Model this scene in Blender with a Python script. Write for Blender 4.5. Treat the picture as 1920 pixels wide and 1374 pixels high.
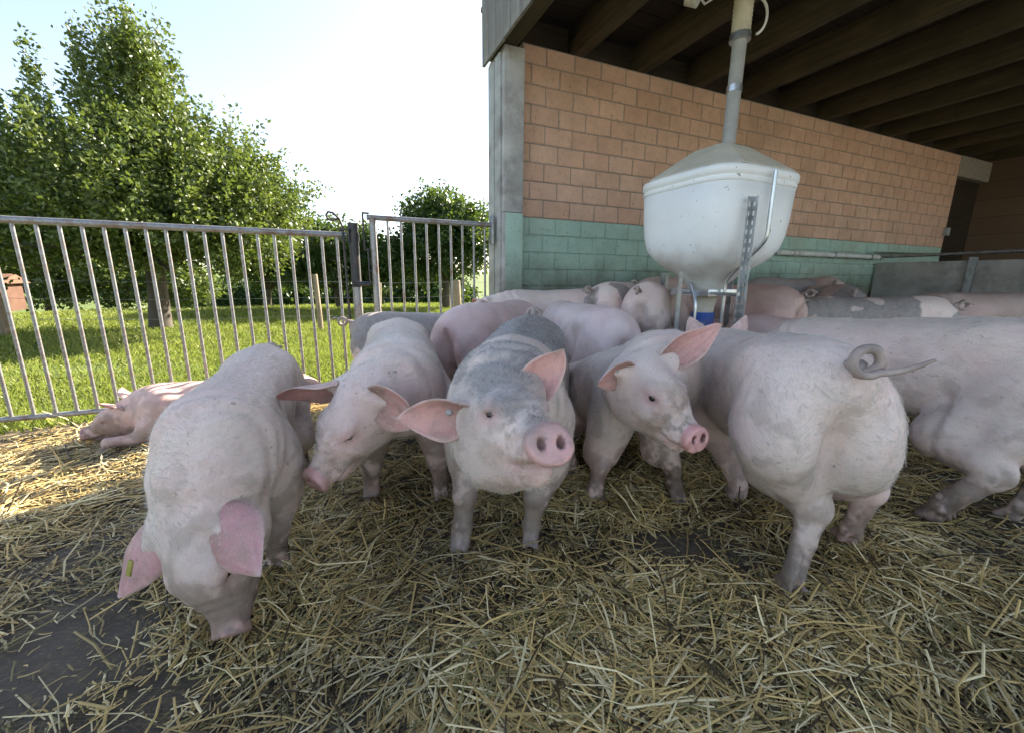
import bpy, bmesh, math, os
import numpy as np
from mathutils import Vector, Matrix, Quaternion

for _o in list(bpy.data.objects):
    bpy.data.objects.remove(_o)

SC = bpy.context.scene
COL = SC.collection
R = math.radians

# ------------------------------------------------------------------ camera
CAM_H = 0.90
PITCH = math.atan(165 / 765.0)
ROLL = R(0.5)
FPX = 765.0                      # focal length in pixels of a 1920 wide frame
_cd = bpy.data.cameras.new('camera')
_cam = bpy.data.objects.new('camera', _cd)
COL.objects.link(_cam)
_cd.sensor_width = 36.0
_cd.lens = 36.0 * FPX / 1920.0
_cd.clip_start = 0.02
_cd.clip_end = 6000.0
_f = Vector((0, math.cos(PITCH), -math.sin(PITCH)))
_r = Vector((1, 0, 0))
_u = _r.cross(_f)
_r2 = _r * math.cos(ROLL) + _u * math.sin(ROLL)
_u2 = _u * math.cos(ROLL) - _r * math.sin(ROLL)
_m = Matrix((_r2, _u2, -_f)).transposed().to_4x4()
_m.translation = Vector((0, 0, CAM_H))
_cam.matrix_world = _m
SC.camera = _cam

# ------------------------------------------------------------------ daylight
SUN_AZ = 34.5                    # degrees to the right of the view direction (+Y)
SUN_EL = 31.0
world = bpy.data.worlds.new('World')
SC.world = world
world.use_nodes = True
_nt = world.node_tree
_bg = _nt.nodes['Background']
_sky = _nt.nodes.new('ShaderNodeTexSky')
_sky.sky_type = 'NISHITA'
_sky.sun_disc = False
_sky.sun_elevation = R(SUN_EL)
_sky.sun_rotation = R(SUN_AZ)
_sky.air_density = 1.0
_sky.dust_density = 1.6
_sky.ozone_density = 1.0
_sky.altitude = 400
_hs = _nt.nodes.new('ShaderNodeHueSaturation')      # a pale, slightly hazy summer sky
_hs.inputs['Saturation'].default_value = 0.80
_nt.links.new(_sky.outputs[0], _hs.inputs['Color'])
_nt.links.new(_hs.outputs[0], _bg.inputs[0])
_bg.inputs[1].default_value = 0.075

_sl = bpy.data.lights.new('sun', 'SUN')
_sl.energy = 4.6
_sl.angle = R(0.53)
_sl.color = (1.0, 0.91, 0.78)
_sun = bpy.data.objects.new('sun', _sl)
COL.objects.link(_sun)
_sd = Vector((math.sin(R(SUN_AZ)) * math.cos(R(SUN_EL)), math.cos(R(SUN_AZ)) * math.cos(R(SUN_EL)), math.sin(R(SUN_EL))))
_sun.rotation_euler = _sd.to_track_quat('Z', 'Y').to_euler()
_sun.location = (6, 8, 9)

SC.view_settings.view_transform = 'Standard'
SC.view_settings.look = 'None'
SC.view_settings.exposure = 2.32
SC.view_settings.gamma = 1.0
SC.view_settings.use_curve_mapping = False
SC.cycles.use_denoising = True
SC.cycles.use_adaptive_sampling = True
SC.cycles.adaptive_threshold = 0.02
SC.cycles.adaptive_min_samples = 24
SC.cycles.max_bounces = 7
SC.cycles.diffuse_bounces = 2
SC.cycles.glossy_bounces = 2
SC.cycles.transmission_bounces = 3
SC.cycles.transparent_max_bounces = 6
SC.cycles.sample_clamp_indirect = 6.0
SC.cycles.use_fast_gi = False

# ------------------------------------------------------------------ helpers
rng = np.random.default_rng(7)


def new_mesh(name, V, F, smooth=True):
    """V (n,3); F list of faces or an (m,k) integer array"""
    me = bpy.data.meshes.new(name)
    V = np.ascontiguousarray(V, dtype=np.float32)
    if isinstance(F, np.ndarray):
        k = F.shape[1]
        me.vertices.add(len(V))
        me.vertices.foreach_set('co', V.ravel())
        me.loops.add(F.size)
        me.loops.foreach_set('vertex_index', np.ascontiguousarray(F, dtype=np.int32).ravel())
        me.polygons.add(len(F))
        me.polygons.foreach_set('loop_start', np.arange(0, F.size, k, dtype=np.int32))
        me.polygons.foreach_set('loop_total', np.full(len(F), k, dtype=np.int32))
        me.update(calc_edges=True)
    else:
        me.from_pydata([tuple(v) for v in V.tolist()], [], [list(map(int, f)) for f in F])
        me.update()
    if smooth:
        me.polygons.foreach_set('use_smooth', np.ones(len(me.polygons), dtype=bool))
    return me


def attr(me, name, arr, kind='FLOAT', domain='POINT'):
    a = me.attributes.new(name, kind, domain)
    arr = np.ascontiguousarray(arr, dtype=np.float32)
    if kind == 'FLOAT':
        a.data.foreach_set('value', arr.ravel())
    elif kind == 'FLOAT_COLOR':
        if arr.shape[1] == 3:
            arr = np.concatenate([arr, np.ones((len(arr), 1), np.float32)], 1)
        a.data.foreach_set('color', np.ascontiguousarray(arr).ravel())
    elif kind == 'FLOAT_VECTOR':
        a.data.foreach_set('vector', arr.ravel())


def link(name, me, mat=None, parent=None):
    o = bpy.data.objects.new(name, me)
    COL.objects.link(o)
    if mat is not None and me is not None and not me.materials:
        me.materials.append(mat)
    if parent is not None:
        o.parent = parent
    return o


def tag(o, label=None, cat=None, group=None, kind=None):
    if label: o['label'] = label
    if cat: o['category'] = cat
    if group: o['group'] = group
    if kind: o['kind'] = kind
    return o


def empty(name, loc=(0, 0, 0), rz=0.0):
    o = bpy.data.objects.new(name, None)
    COL.objects.link(o)
    o.location = loc
    o.rotation_euler = (0, 0, rz)
    o.empty_display_size = 0.1
    return o


class MB:
    """collects pieces of one mesh"""
    def __init__(s):
        s.v = []; s.f = []; s.sm = []

    def add(s, V, F, smooth=False):
        n = len(s.v)
        s.v.extend([tuple(map(float, p)) for p in V])
        for f in F:
            s.f.append([n + i for i in f]); s.sm.append(smooth)

    def box(s, lo, hi, M=None):
        (a, b, c), (d, e, g) = lo, hi
        V = [(a, b, c), (d, b, c), (d, e, c), (a, e, c), (a, b, g), (d, b, g), (d, e, g), (a, e, g)]
        if M is not None:
            V = [M @ Vector(p) for p in V]
        s.add(V, [(0, 3, 2, 1), (4, 5, 6, 7), (0, 1, 5, 4), (1, 2, 6, 5), (2, 3, 7, 6), (3, 0, 4, 7)])

    def tube(s, P, rad, n=10, cap=True, smooth=True, flat=1.0):
        P = [Vector(p) for p in P]
        if not hasattr(rad, '__len__'):
            rad = [rad] * len(P)
        up = None
        V = []; F = []
        for i, p in enumerate(P):
            t = (P[min(i + 1, len(P) - 1)] - P[max(i - 1, 0)])
            if t.length < 1e-9: t = Vector((0, 0, 1))
            t.normalize()
            if up is None:
                up = t.orthogonal().normalized()
            else:
                up = (up - t * up.dot(t))
                up = up.normalized() if up.length > 1e-6 else t.orthogonal().normalized()
            sd = t.cross(up)
            for k in range(n):
                a = 2 * math.pi * k / n
                V.append(p + (up * math.cos(a) + sd * math.sin(a) * flat) * rad[i])
        for i in range(len(P) - 1):
            for k in range(n):
                k2 = (k + 1) % n
                F.append((i * n + k, i * n + k2, (i + 1) * n + k2, (i + 1) * n + k))
        s.add(V, F, smooth)
        if cap:
            s.add(V[:n], [tuple(range(n))[::-1]])
            s.add(V[-n:], [tuple(range(n))])

    def build(s, name, mat=None, parent=None, bevel=0.0, seg=2):
        me = bpy.data.meshes.new(name)
        me.from_pydata(s.v, [], s.f)
        me.polygons.foreach_set('use_smooth', np.array(s.sm, dtype=bool))
        me.update()
        if bevel > 0:
            bm = bmesh.new(); bm.from_mesh(me)
            bmesh.ops.remove_doubles(bm, verts=bm.verts, dist=1e-6)
            ed = [e for e in bm.edges if len(e.link_faces) == 2 and e.calc_face_angle(0) > 0.6]
            bmesh.ops.bevel(bm, geom=ed, offset=bevel, segments=seg, affect='EDGES', profile=0.6, clamp_overlap=True)
            for f in bm.faces: f.smooth = True
            bm.to_mesh(me); bm.free()
            me.set_sharp_from_angle(angle=R(40))
        return link(name, me, mat, parent)


# cheap smooth value noise on arrays (for shapes and colours)
_NT = np.random.default_rng(11).random((32, 32, 32)).astype(np.float32)


def vnoise(P, s=1.0, seed=0):
    Q = np.asarray(P, dtype=np.float64) * s + 13.7 * (seed + 1)
    I = np.floor(Q).astype(np.int64); f = Q - I
    f = f * f * (3 - 2 * f)
    r = 0
    for a in (0, 1):
        for b in (0, 1):
            for c in (0, 1):
                w = (f[:, 0] if a else 1 - f[:, 0]) * (f[:, 1] if b else 1 - f[:, 1]) * (f[:, 2] if c else 1 - f[:, 2])
                r = r + w * _NT[(I[:, 0] + a) & 31, (I[:, 1] + b) & 31, (I[:, 2] + c) & 31]
    return r


def fbm(P, s=1.0, seed=0, o=3):
    r = 0; a = 0.5; t = 0
    for k in range(o):
        r = r + a * vnoise(P, s * 2 ** k, seed + k); t += a; a *= 0.5
    return r / t


# ------------------------------------------------------------------ materials
class NT:
    def __init__(s, name):
        s.m = bpy.data.materials.new(name); s.m.use_nodes = True
        s.t = s.m.node_tree; s.n = s.t.nodes; s.b = s.n['Principled BSDF']
        s.b.inputs['Specular IOR Level'].default_value = 0.3

    def node(s, typ, **kw):
        n = s.n.new(typ)
        for k, v in kw.items():
            if k in n.inputs: n.inputs[k].default_value = v
            else: setattr(n, k, v)
        return n

    def l(s, a, b):
        s.t.links.new(a, b)

    def coord(s, which='Object', scale=None):
        c = s.node('ShaderNodeTexCoord').outputs[which]
        if scale is not None:
            mp = s.node('ShaderNodeMapping'); mp.inputs['Scale'].default_value = scale
            s.l(c, mp.inputs[0]); return mp.outputs[0]
        return c

    def noise(s, scale=5, detail=4, rough=0.55, co=None, dist=0.0):
        n = s.node('ShaderNodeTexNoise'); n.inputs['Scale'].default_value = scale
        n.inputs['Detail'].default_value = detail; n.inputs['Roughness'].default_value = rough
        n.inputs['Distortion'].default_value = dist
        s.l(co if co is not None else s.coord(), n.inputs['Vector'])
        return n.outputs['Fac']

    def ramp(s, fac, stops):
        r = s.node('ShaderNodeValToRGB'); e = r.color_ramp.elements
        while len(e) < len(stops): e.new(0.5)
        for i, (p, c) in enumerate(stops):
            e[i].position = p
            e[i].color = (c, c, c, 1) if not hasattr(c, '__len__') else (*c, 1)
        s.l(fac, r.inputs[0]); return r.outputs[0]

    def mix(s, fac, a, b, mode='MIX'):
        m = s.node('ShaderNodeMix', data_type='RGBA', blend_type=mode)
        for x, i in ((fac, 0), (a, 6), (b, 7)):
            if hasattr(x, 'is_linked') or hasattr(x, 'links'): s.l(x, m.inputs[i])
            elif i == 0: m.inputs[0].default_value = x
            else: m.inputs[i].default_value = (*x, 1) if hasattr(x, '__len__') else (x, x, x, 1)
        return m.outputs[2]

    def math(s, op, a, b=None, c=None):
        m = s.node('ShaderNodeMath', operation=op)
        for x, i in ((a, 0), (b, 1), (c, 2)):
            if x is None: continue
            if hasattr(x, 'links'): s.l(x, m.inputs[i])
            else: m.inputs[i].default_value = x
        return m.outputs[0]

    def attr(s, name, out='Fac', typ='GEOMETRY'):
        a = s.node('ShaderNodeAttribute', attribute_name=name, attribute_type=typ)
        return a.outputs[out]

    def col(s, c):
        if hasattr(c, 'links'): s.l(c, s.b.inputs['Base Color'])
        else: s.b.inputs['Base Color'].default_value = (*c, 1)
        return s

    def rough(s, r):
        if hasattr(r, 'links'): s.l(r, s.b.inputs['Roughness'])
        else: s.b.inputs['Roughness'].default_value = r
        return s

    def bump(s, hgt, strength=0.3, dist=0.01):
        b = s.node('ShaderNodeBump'); b.inputs['Strength'].default_value = strength
        b.inputs['Distance'].default_value = dist
        s.l(hgt, b.inputs['Height']); s.l(b.outputs[0], s.b.inputs['Normal'])
        return s


def m_plain(name, c, rough=0.6, metal=0.0, var=0.15, scale=8.0, bump=0.0, spec=0.3, dirt=None, dirt_amt=0.5):
    t = NT(name)
    n = t.noise(scale, 5, 0.6)
    lo = tuple(x * (1 - var) for x in c); hi = tuple(min(1, x * (1 + var)) for x in c)
    k = t.ramp(n, [(0.3, lo), (0.7, hi)])
    if dirt is not None:
        n2 = t.noise(scale * 0.6, 6, 0.7)
        k = t.mix(t.ramp(n2, [(0.5, 0.0), (0.72, dirt_amt)]), k, dirt)
    t.col(k); t.rough(rough)
    t.b.inputs['Metallic'].default_value = metal
    t.b.inputs['Specular IOR Level'].default_value = spec
    if bump > 0:
        t.bump(t.noise(scale * 12, 4, 0.6), bump, 0.004)
    return t.m
VOX_F = 0.0062; VOX_M = 0.007; VOX_B = 0.015; HAIR = 40000
N_GRASS = 200000; N_STRAW = 195000
# ------------------------------------------------------------------ pigs: one continuous skin grown from a distance field
def smin(a, b, k):
    h = np.clip(0.5 + 0.5 * (b - a) / k, 0, 1)
    return b + (a - b) * h - k * h * (1 - h)


def smax(a, b, k):
    return -smin(-a, -b, k)


def sstep(a, b, x):
    t = np.clip((x - a) / (b - a), 0, 1)
    return t * t * (3 - 2 * t)


def sd_cone(X, Y, Z, a, ra, b, rb):
    bx, by, bz = b[0] - a[0], b[1] - a[1], b[2] - a[2]
    L = bx * bx + by * by + bz * bz + 1e-12
    px, py, pz = X - a[0], Y - a[1], Z - a[2]
    t = np.clip((px * bx + py * by + pz * bz) / L, 0, 1)
    dx, dy, dz = px - t * bx, py - t * by, pz - t * bz
    return np.sqrt(dx * dx + dy * dy + dz * dz) - (ra + (rb - ra) * t)


def sd_ell(X, Y, Z, c, r, M=None):
    x, y, z = X - c[0], Y - c[1], Z - c[2]
    if M is not None:                      # rows of M are the ellipsoid axes
        x, y, z = (M[0][0] * x + M[0][1] * y + M[0][2] * z, M[1][0] * x + M[1][1] * y + M[1][2] * z, M[2][0] * x + M[2][1] * y + M[2][2] * z)
    k0 = np.sqrt((x / r[0]) ** 2 + (y / r[1]) ** 2 + (z / r[2]) ** 2)
    k1 = np.sqrt((x / r[0] ** 2) ** 2 + (y / r[1] ** 2) ** 2 + (z / r[2] ** 2) ** 2) + 1e-9
    return k0 * (k0 - 1) / k1


SN_C = np.array([0.262, 0.0, -0.046])
SN_T = R(14)


def head_sdf(X, Y, Z):
    """unit pig head: x to the snout, z up, 0.30 long"""
    A = np.abs(Y)
    d = sd_ell(X, Y, Z, (-0.005, 0, 0.0), (0.112, 0.089, 0.100))
    d = smin(d, sd_ell(X, Y, Z, (0.085, 0, 0.0), (0.10, 0.071, 0.078)), 0.04)
    d = smin(d, sd_cone(X, Y, Z, (0.09, 0, -0.022), 0.072, (0.222, 0, -0.046), 0.0445), 0.035)
    d = smin(d, sd_ell(X, A, Z, (0.005, 0.046, -0.062), (0.100, 0.046, 0.078)), 0.045)
    d = smin(d, sd_cone(X, Y, Z, (0.02, 0, -0.088), 0.068, (0.200, 0, -0.098), 0.032), 0.024)
    d = smin(d, sd_ell(X, A, Z, (0.092, 0.050, 0.040), (0.040, 0.021, 0.019)), 0.022)      # brow
    d = smin(d, sd_ell(X, A, Z, (0.11, 0.050, -0.040), (0.045, 0.020, 0.03)), 0.03)        # cheek
    d = smin(d, sd_ell(X, A, Z, (0.205, 0.026, -0.062), (0.045, 0.024, 0.020)), 0.018)     # upper lip
    # eye hollow in front of the eye
    d = d + 0.006 * np.exp(-(((X - 0.128) / 0.016) ** 2 + ((Z - 0.012) / 0.016) ** 2)) * (A > 0.03)
    # folds across the bridge of the snout
    w = np.exp(-(((X - 0.185) / 0.04) ** 2)) * sstep(-0.06, -0.01, Z)
    d = d + 0.0022 * np.sin(X * 260) * w
    # mouth
    zm = -0.0815 + 1.6 * np.clip(0.175 - X, 0, 1) ** 2
    d = d + 0.010 * np.exp(-((Z - zm) / 0.0055) ** 2) * sstep(0.145, 0.19, X) * (1 - sstep(0.245, 0.255, X))
    # snout disc
    ca, sa = math.cos(SN_T), math.sin(SN_T)
    x, z = X - SN_C[0], Z - SN_C[2]
    u, v = ca * x + sa * z, -sa * x + ca * z
    q = np.sqrt((Y / 0.049) ** 2 + ((v) / 0.043) ** 2) * 0.046
    dd = np.sqrt(np.maximum(q - 0.038, 0) ** 2 + np.maximum(np.abs(u) - 0.006, 0) ** 2) - 0.008
    dd = dd + 0.003 * np.exp(-((q / 0.02) ** 2)) * (u > 0)
    dd = dd + 0.004 * np.exp(-((Y / 0.006) ** 2)) * (v < -0.012)      # philtrum notch
    d = smin(d, dd, 0.011)
    # nostrils
    n = sd_ell(u, np.abs(Y) - 0.0195, v, (0.012, 0, 0.003), (0.026, 0.0082, 0.0125))
    d = smax(d, -n, 0.006)
    return d


TORSO = np.array([  # x, z, ry, rz
    (-0.535, 0.540, 0.095, 0.100), (-0.47, 0.532, 0.122, 0.138), (-0.38, 0.520, 0.146, 0.172), (-0.25, 0.500, 0.166, 0.198),
    (-0.05, 0.482, 0.180, 0.208), (0.12, 0.480, 0.178, 0.204), (0.28, 0.488, 0.172, 0.198), (0.42, 0.500, 0.158, 0.178), (0.55, 0.515, 0.130, 0.148)])

TORSO[:, 2] *= 0.93; TORSO[:, 3] *= 0.955; TORSO[:, 1] += 0.010

HIND = [(-0.36, 0.088, 0.43), (-0.255, 0.118, 0.285), (-0.440, 0.110, 0.205), (-0.415, 0.112, 0.075)]
HIND_R = [0.115, 0.084, 0.038, 0.032]
FORE = [(0.30, 0.115, 0.42), (0.235, 0.130, 0.275), (0.285, 0.120, 0.165), (0.285, 0.120, 0.070)]
FORE_R = [0.115, 0.072, 0.040, 0.032]


def surface_nets(D, lo, vox):
    nx, ny, nz = D.shape
    S = D < 0
    c = np.zeros((nx - 1, ny - 1, nz - 1), np.uint8)
    for a in (0, 1):
        for b in (0, 1):
            for e in (0, 1):
                c += S[a:nx - 1 + a, b:ny - 1 + b, e:nz - 1 + e]
    act = (c > 0) & (c < 8)
    I = np.argwhere(act)
    idx = np.full(act.shape, -1, np.int64); idx[act] = np.arange(len(I))
    acc = np.zeros((len(I), 3)); cnt = np.zeros(len(I))
    corners = [(a, b, e) for a in (0, 1) for b in (0, 1) for e in (0, 1)]
    for i, p in enumerate(corners):
        for ax in range(3):
            if p[ax] == 1: continue
            q = list(p); q[ax] = 1
            v0 = D[I[:, 0] + p[0], I[:, 1] + p[1], I[:, 2] + p[2]]
            v1 = D[I[:, 0] + q[0], I[:, 1] + q[1], I[:, 2] + q[2]]
            m = (v0 < 0) != (v1 < 0)
            t = v0[m] / (v0[m] - v1[m])
            pos = np.tile(np.array(p, float), (m.sum(), 1)); pos[:, ax] += t
            acc[m] += pos; cnt[m] += 1
    V = (I + acc / cnt[:, None]) * vox + np.array(lo)
    Fs = []
    for ax in range(3):
        a1, a2 = (ax + 1) % 3, (ax + 2) % 3
        sl0 = [slice(None)] * 3; sl1 = [slice(None)] * 3
        sl0[ax] = slice(0, -1); sl1[ax] = slice(1, None)
        e = S[tuple(sl0)] != S[tuple(sl1)]
        E = np.argwhere(e)
        ok = (E[:, a1] > 0) & (E[:, a2] > 0) & (E[:, a1] < D.shape[a1] - 1) & (E[:, a2] < D.shape[a2] - 1)
        E = E[ok]
        q = []
        for (o1, o2) in ((-1, -1), (0, -1), (0, 0), (-1, 0)):
            T = E.copy(); T[:, a1] += o1; T[:, a2] += o2
            q.append(idx[T[:, 0], T[:, 1], T[:, 2]])
        q = np.stack(q, 1)
        flip = ~S[E[:, 0], E[:, 1], E[:, 2]]
        q[flip] = q[flip][:, ::-1]
        Fs.append(q)
    F = np.concatenate(Fs)
    F = F[(F >= 0).all(1)]
    return V, F


def vert_normals(V, F):
    n = np.cross(V[F[:, 2]] - V[F[:, 0]], V[F[:, 3]] - V[F[:, 1]])
    N = np.zeros_like(V)
    for k in range(4):
        for ax in range(3):
            N[:, ax] += np.bincount(F[:, k], weights=n[:, ax], minlength=len(V))
    return N / (np.linalg.norm(N, axis=1, keepdims=True) + 1e-12)


def relax(V, F, it=1, lam=0.5):
    for _ in range(it):
        S = np.zeros_like(V); c = np.zeros(len(V))
        for a, b in ((0, 1), (1, 2), (2, 3), (3, 0)):
            for i, j in ((a, b), (b, a)):
                c += np.bincount(F[:, i], minlength=len(V))
                for ax in range(3):
                    S[:, ax] += np.bincount(F[:, i], weights=V[F[:, j], ax], minlength=len(V))
        V = V + lam * (S / c[:, None] - V)
    return V


def unit(v):
    v = np.asarray(v, float); return v / np.linalg.norm(v)


def ear_mesh(root, axis, inner, L, W, bend=0.4, cup=0.5, skew=0.0, thick=0.006, curl=0.0, nu=18, nv=11, twist=0.0):
    """leaf shaped ear: root -> tip along axis, its hollow side towards inner"""
    A = unit(axis); N = np.asarray(inner, float); N = unit(N - A * (N @ A)); Wd = np.cross(N, A)
    P = np.zeros((nu, nv, 3)); c = np.array(root, float); ang = 0.0
    us = np.linspace(0, 1, nu); vs = np.linspace(-1, 1, nv)
    for i, u in enumerate(us):
        a = bend * u ** 1.5 + curl * sstep(0.55, 1.0, u)
        d = A * math.cos(a) + N * math.sin(a); n = -A * math.sin(a) + N * math.cos(a)
        tw = twist * u
        wd = Wd * math.cos(tw) + n * math.sin(tw); n = n * math.cos(tw) - Wd * math.sin(tw)
        if i: c = c + d * (L / (nu - 1))
        if u < 0.36: pr = 0.60 + 0.40 * math.sin(u / 0.36 * math.pi / 2)
        else: pr = max(0.0, 1 - ((u - 0.36) / 0.64) ** 1.55) ** 1.0
        w = 0.5 * W * pr + 0.002
        cu = cup * (1.35 - 1.1 * u)
        for j, v in enumerate(vs):
            th = cu * v
            off = wd * (w * (math.sin(th) / cu if cu > 1e-3 else v)) + n * (w * (1 - math.cos(th)) / max(cu, 1e-3))
            P[i, j] = c + off + Wd * (skew * L * u * u)
    n1 = np.gradient(P, axis=0); n2 = np.gradient(P, axis=1)
    nn = np.cross(n2, n1); nn /= np.linalg.norm(nn, axis=2, keepdims=True) + 1e-9
    s = np.sign((nn * N).sum(2).mean()); nn *= s
    t = thick * (0.35 + 0.65 * (1 - np.abs(vs[None, :]) ** 3)) * (1.0 + 1.6 * (1 - us[:, None]) ** 4) * (0.4 + 0.6 * (1 - us[:, None] ** 6))
    top = P + nn * t[..., None] * 0.5; bot = P - nn * t[..., None] * 0.5
    V = np.concatenate([top.reshape(-1, 3), bot.reshape(-1, 3)])
    n = nu * nv; F = []
    g = lambda i, j: i * nv + j
    for i in range(nu - 1):
        for j in range(nv - 1):
            q = [g(i, j), g(i, j + 1), g(i + 1, j + 1), g(i + 1, j)]
            F.append(q if s < 0 else q[::-1]); r = [x + n for x in q]; F.append(r[::-1] if s < 0 else r)
    for i in range(nu - 1):
        for j in (0, nv - 1):
            q = [g(i, j), g(i + 1, j), g(i + 1, j) + n, g(i, j) + n]
            F.append(q if (j == 0) == (s < 0) else q[::-1])
    for j in range(nv - 1):
        q = [g(nu - 1, j), g(nu - 1, j + 1), g(nu - 1, j + 1) + n, g(nu - 1, j) + n]
        F.append(q[::-1] if s < 0 else q)
    inn = np.concatenate([np.ones(n), np.zeros(n)])
    uu = np.concatenate([np.repeat(us, nv)] * 2)
    vv = np.concatenate([np.tile(np.abs(vs), nu)] * 2)
    return V, np.array(F), inn, uu, vv


def tube_np(P, rad, n=9):
    m = MB(); m.tube(P, rad, n, cap=False)
    V = np.array(m.v); F = np.array(m.f)
    # round tip
    V = np.concatenate([V, [np.array(P[-1])]]); k = len(V) - 1; b = (len(P) - 1) * n
    T = np.array([[b + i, b + (i + 1) % n, k, k] for i in range(n)])
    return V, F, T


SKIN = np.array((0.86, 0.690, 0.600)); PINK = np.array((0.74, 0.41, 0.37)); DIRT = np.array((0.17, 0.115, 0.070))


def build_pig(label, loc, heading, s=1.0, vox=0.012, head_pos=None, head_dir=None, head_up=(0, 0, 1), hs=None, bend=0.0, pitch=0.0,
              feet=None, joints=None, ears=None, tail=None, lie=False, shade=None, tint=1.0, hair=0, dark_mode=None, drop=0.0,
              group=None, tags=(), seed=0, width=1.0, skin=None, closed_eyes=False, ground=None, fat=1.0, nohead=False, teats=False, tail_base=None,
              mat=None):
    """loc: ground point under mid-body, heading: degrees ccw from +X.  Positions given for head and feet are world ones."""
    hs = hs or s
    ground = float(floor_z(loc[0], loc[1])) if ground is None else ground
    th = R(heading); ca, sa = math.cos(th), math.sin(th)
    def w2l(p):
        x, y = p[0] - loc[0], p[1] - loc[1]
        return np.array((ca * x + sa * y, -sa * x + ca * y, p[2] if len(p) > 2 else 0.0))
    def d2l(v):
        return unit((ca * v[0] + sa * v[1], -sa * v[0] + ca * v[1], v[2]))
    T = TORSO * s
    T = T.copy(); T[:, 2] *= width
    T[:, 3] *= fat; T[:, 1] += ground - drop
    tp = math.tan(R(pitch))
    T[:, 1] += T[:, 0] * tp
    if head_pos is None: hp = np.array((0.66 * s, bend * 0.4 * s, 0.53 * s + ground - drop))
    else: hp = w2l(head_pos)
    hd = np.array((1.0, 0, -0.35)) if head_dir is None else d2l(head_dir)
    hd = unit(hd); hu = d2l(head_up); hy = unit(np.cross(hu, hd)); hz = np.cross(hd, hy)
    HM = np.stack([hd, hy, hz])            # rows: head axes in pig space
    # legs: joints in pig space
    legs = []
    for i, (J, Rr) in enumerate(((FORE, FORE_R), (FORE, FORE_R), (HIND, HIND_R), (HIND, HIND_R))):
        sg = 1 if i % 2 == 0 else -1       # 0 left fore, 1 right fore, 2 left hind, 3 right hind
        j = np.array(J) * s; j[:, 1] *= sg * width
        j[:, 2] += ground * 1.0; j[:2, 2] -= drop * 1.0
        j[0, 2] += j[0, 0] * tp
        legs.append([j, np.array(Rr) * s, np.array((1.0, 0, 0))])
    if feet:
        for k, ft in feet.items():
            if ft is None: legs[k] = None; continue
            j = legs[k][0]; q = w2l(ft[:2]); lift = ft[2] if len(ft) > 2 else 0.0
            d = q[:2] - j[3, :2]
            j[3, :2] += d; j[2, :2] += d * 0.72; j[1, :2] += d * 0.25; j[3, 2] += lift; j[2, 2] += lift
    if joints:
        for k, jj in joints.items():
            for q, pnt in jj.items(): legs[k][0][q] = w2l(pnt)
    pts = [hp + 0.34 * hs * hd, hp - 0.16 * hs]
    pts += [np.array((T[0, 0] - 0.1 * s, 0, 0.5)), np.array((T[-1, 0] + .1 * s, 0, 0.5)), hp + .16 * hs]
    for l in legs:
        if l is not None: pts += list(l[0])
    pts = np.array(pts)
    lo = pts.min(0) - 0.13 * s; hi = pts.max(0) + 0.13 * s
    lo[1] = min(lo[1], -0.27 * s * width - abs(bend) * 0.2); hi[1] = max(hi[1], 0.27 * s * width + abs(bend) * 0.2)
    lo[2] = min(ground - 0.03, (T[:, 1] - T[:, 3]).min() - .05); hi[2] = max(hi[2], (T[:, 1] + T[:, 3]).max() + 0.06)
    n = np.ceil((hi - lo) / vox).astype(int) + 1
    ax = [(lo[i] + np.arange(n[i]) * vox).astype(np.float32) for i in range(3)]
    D = np.full(n, 1.0, np.float32)

    def region(a, b):
        sl = []
        for i in range(3):
            i0 = int(np.clip((a[i] - lo[i]) / vox, 0, n[i] - 2)); i1 = int(np.clip((b[i] - lo[i]) / vox + 2, i0 + 1, n[i]))
            sl.append(slice(i0, i1))
        sl = tuple(sl)
        return sl, ax[0][sl[0]][:, None, None], ax[1][sl[1]][None, :, None], ax[2][sl[2]][None, None, :]

    def add_cone(a, ra, b, rb, k, target=None):
        a = np.asarray(a, float); b = np.asarray(b, float); m = max(ra, rb) + k + 2 * vox
        sl, X, Y, Z = region(np.minimum(a, b) - m, np.maximum(a, b) + m)
        D[sl] = smin(D[sl], sd_cone(X, Y, Z, a, ra, b, rb).astype(np.float32), k)

    def add_ell(c, r, k, M=None):
        m = max(r) + k + 2 * vox; c = np.asarray(c, float)
        sl, X, Y, Z = region(c - m, c + m)
        D[sl] = smin(D[sl], sd_ell(X, Y, Z, c, r, M).astype(np.float32), k)

    # torso: sections along x
    xs = ax[0].astype(np.float64)
    tt = np.linspace(0, len(T) - 1, 160); i0 = np.clip(tt.astype(int), 0, len(T) - 2); fr = (tt - i0)[:, None]
    pm = T[np.maximum(i0 - 1, 0)]; p0 = T[i0]; p1 = T[i0 + 1]; p2 = T[np.minimum(i0 + 2, len(T) - 1)]
    cr = 0.5 * (2 * p0 + (p1 - pm) * fr + (2 * pm - 5 * p0 + 4 * p1 - p2) * fr ** 2 + (3 * p0 - pm - 3 * p1 + p2) * fr ** 3)
    o = np.argsort(cr[:, 0]); cr = cr[o]
    cz = np.interp(xs, cr[:, 0], cr[:, 1]); ry = np.interp(xs, cr[:, 0], cr[:, 2]); rz = np.interp(xs, cr[:, 0], cr[:, 3])
    x0, x1 = T[0, 0] - 0.02 * s, T[-1, 0] + 0.02 * s
    wa, wb = 0.16 * s, 0.16 * s
    ea = np.clip((x0 + wa - xs) / wa, 0, 1); eb = np.clip((xs - (x1 - wb)) / wb, 0, 1)
    e = np.sqrt(np.clip(1 - ea ** 2, 0.0004, 1)) * np.sqrt(np.clip(1 - eb ** 2, 0.0004, 1))
    cy = bend * np.sign(xs) * 0 + bend * (xs / s) ** 2 * s * np.where(xs > 0, 1, 1)
    cz = cz + 0.03 * s * (ea ** 2)
    ry *= e; rz *= e
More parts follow.
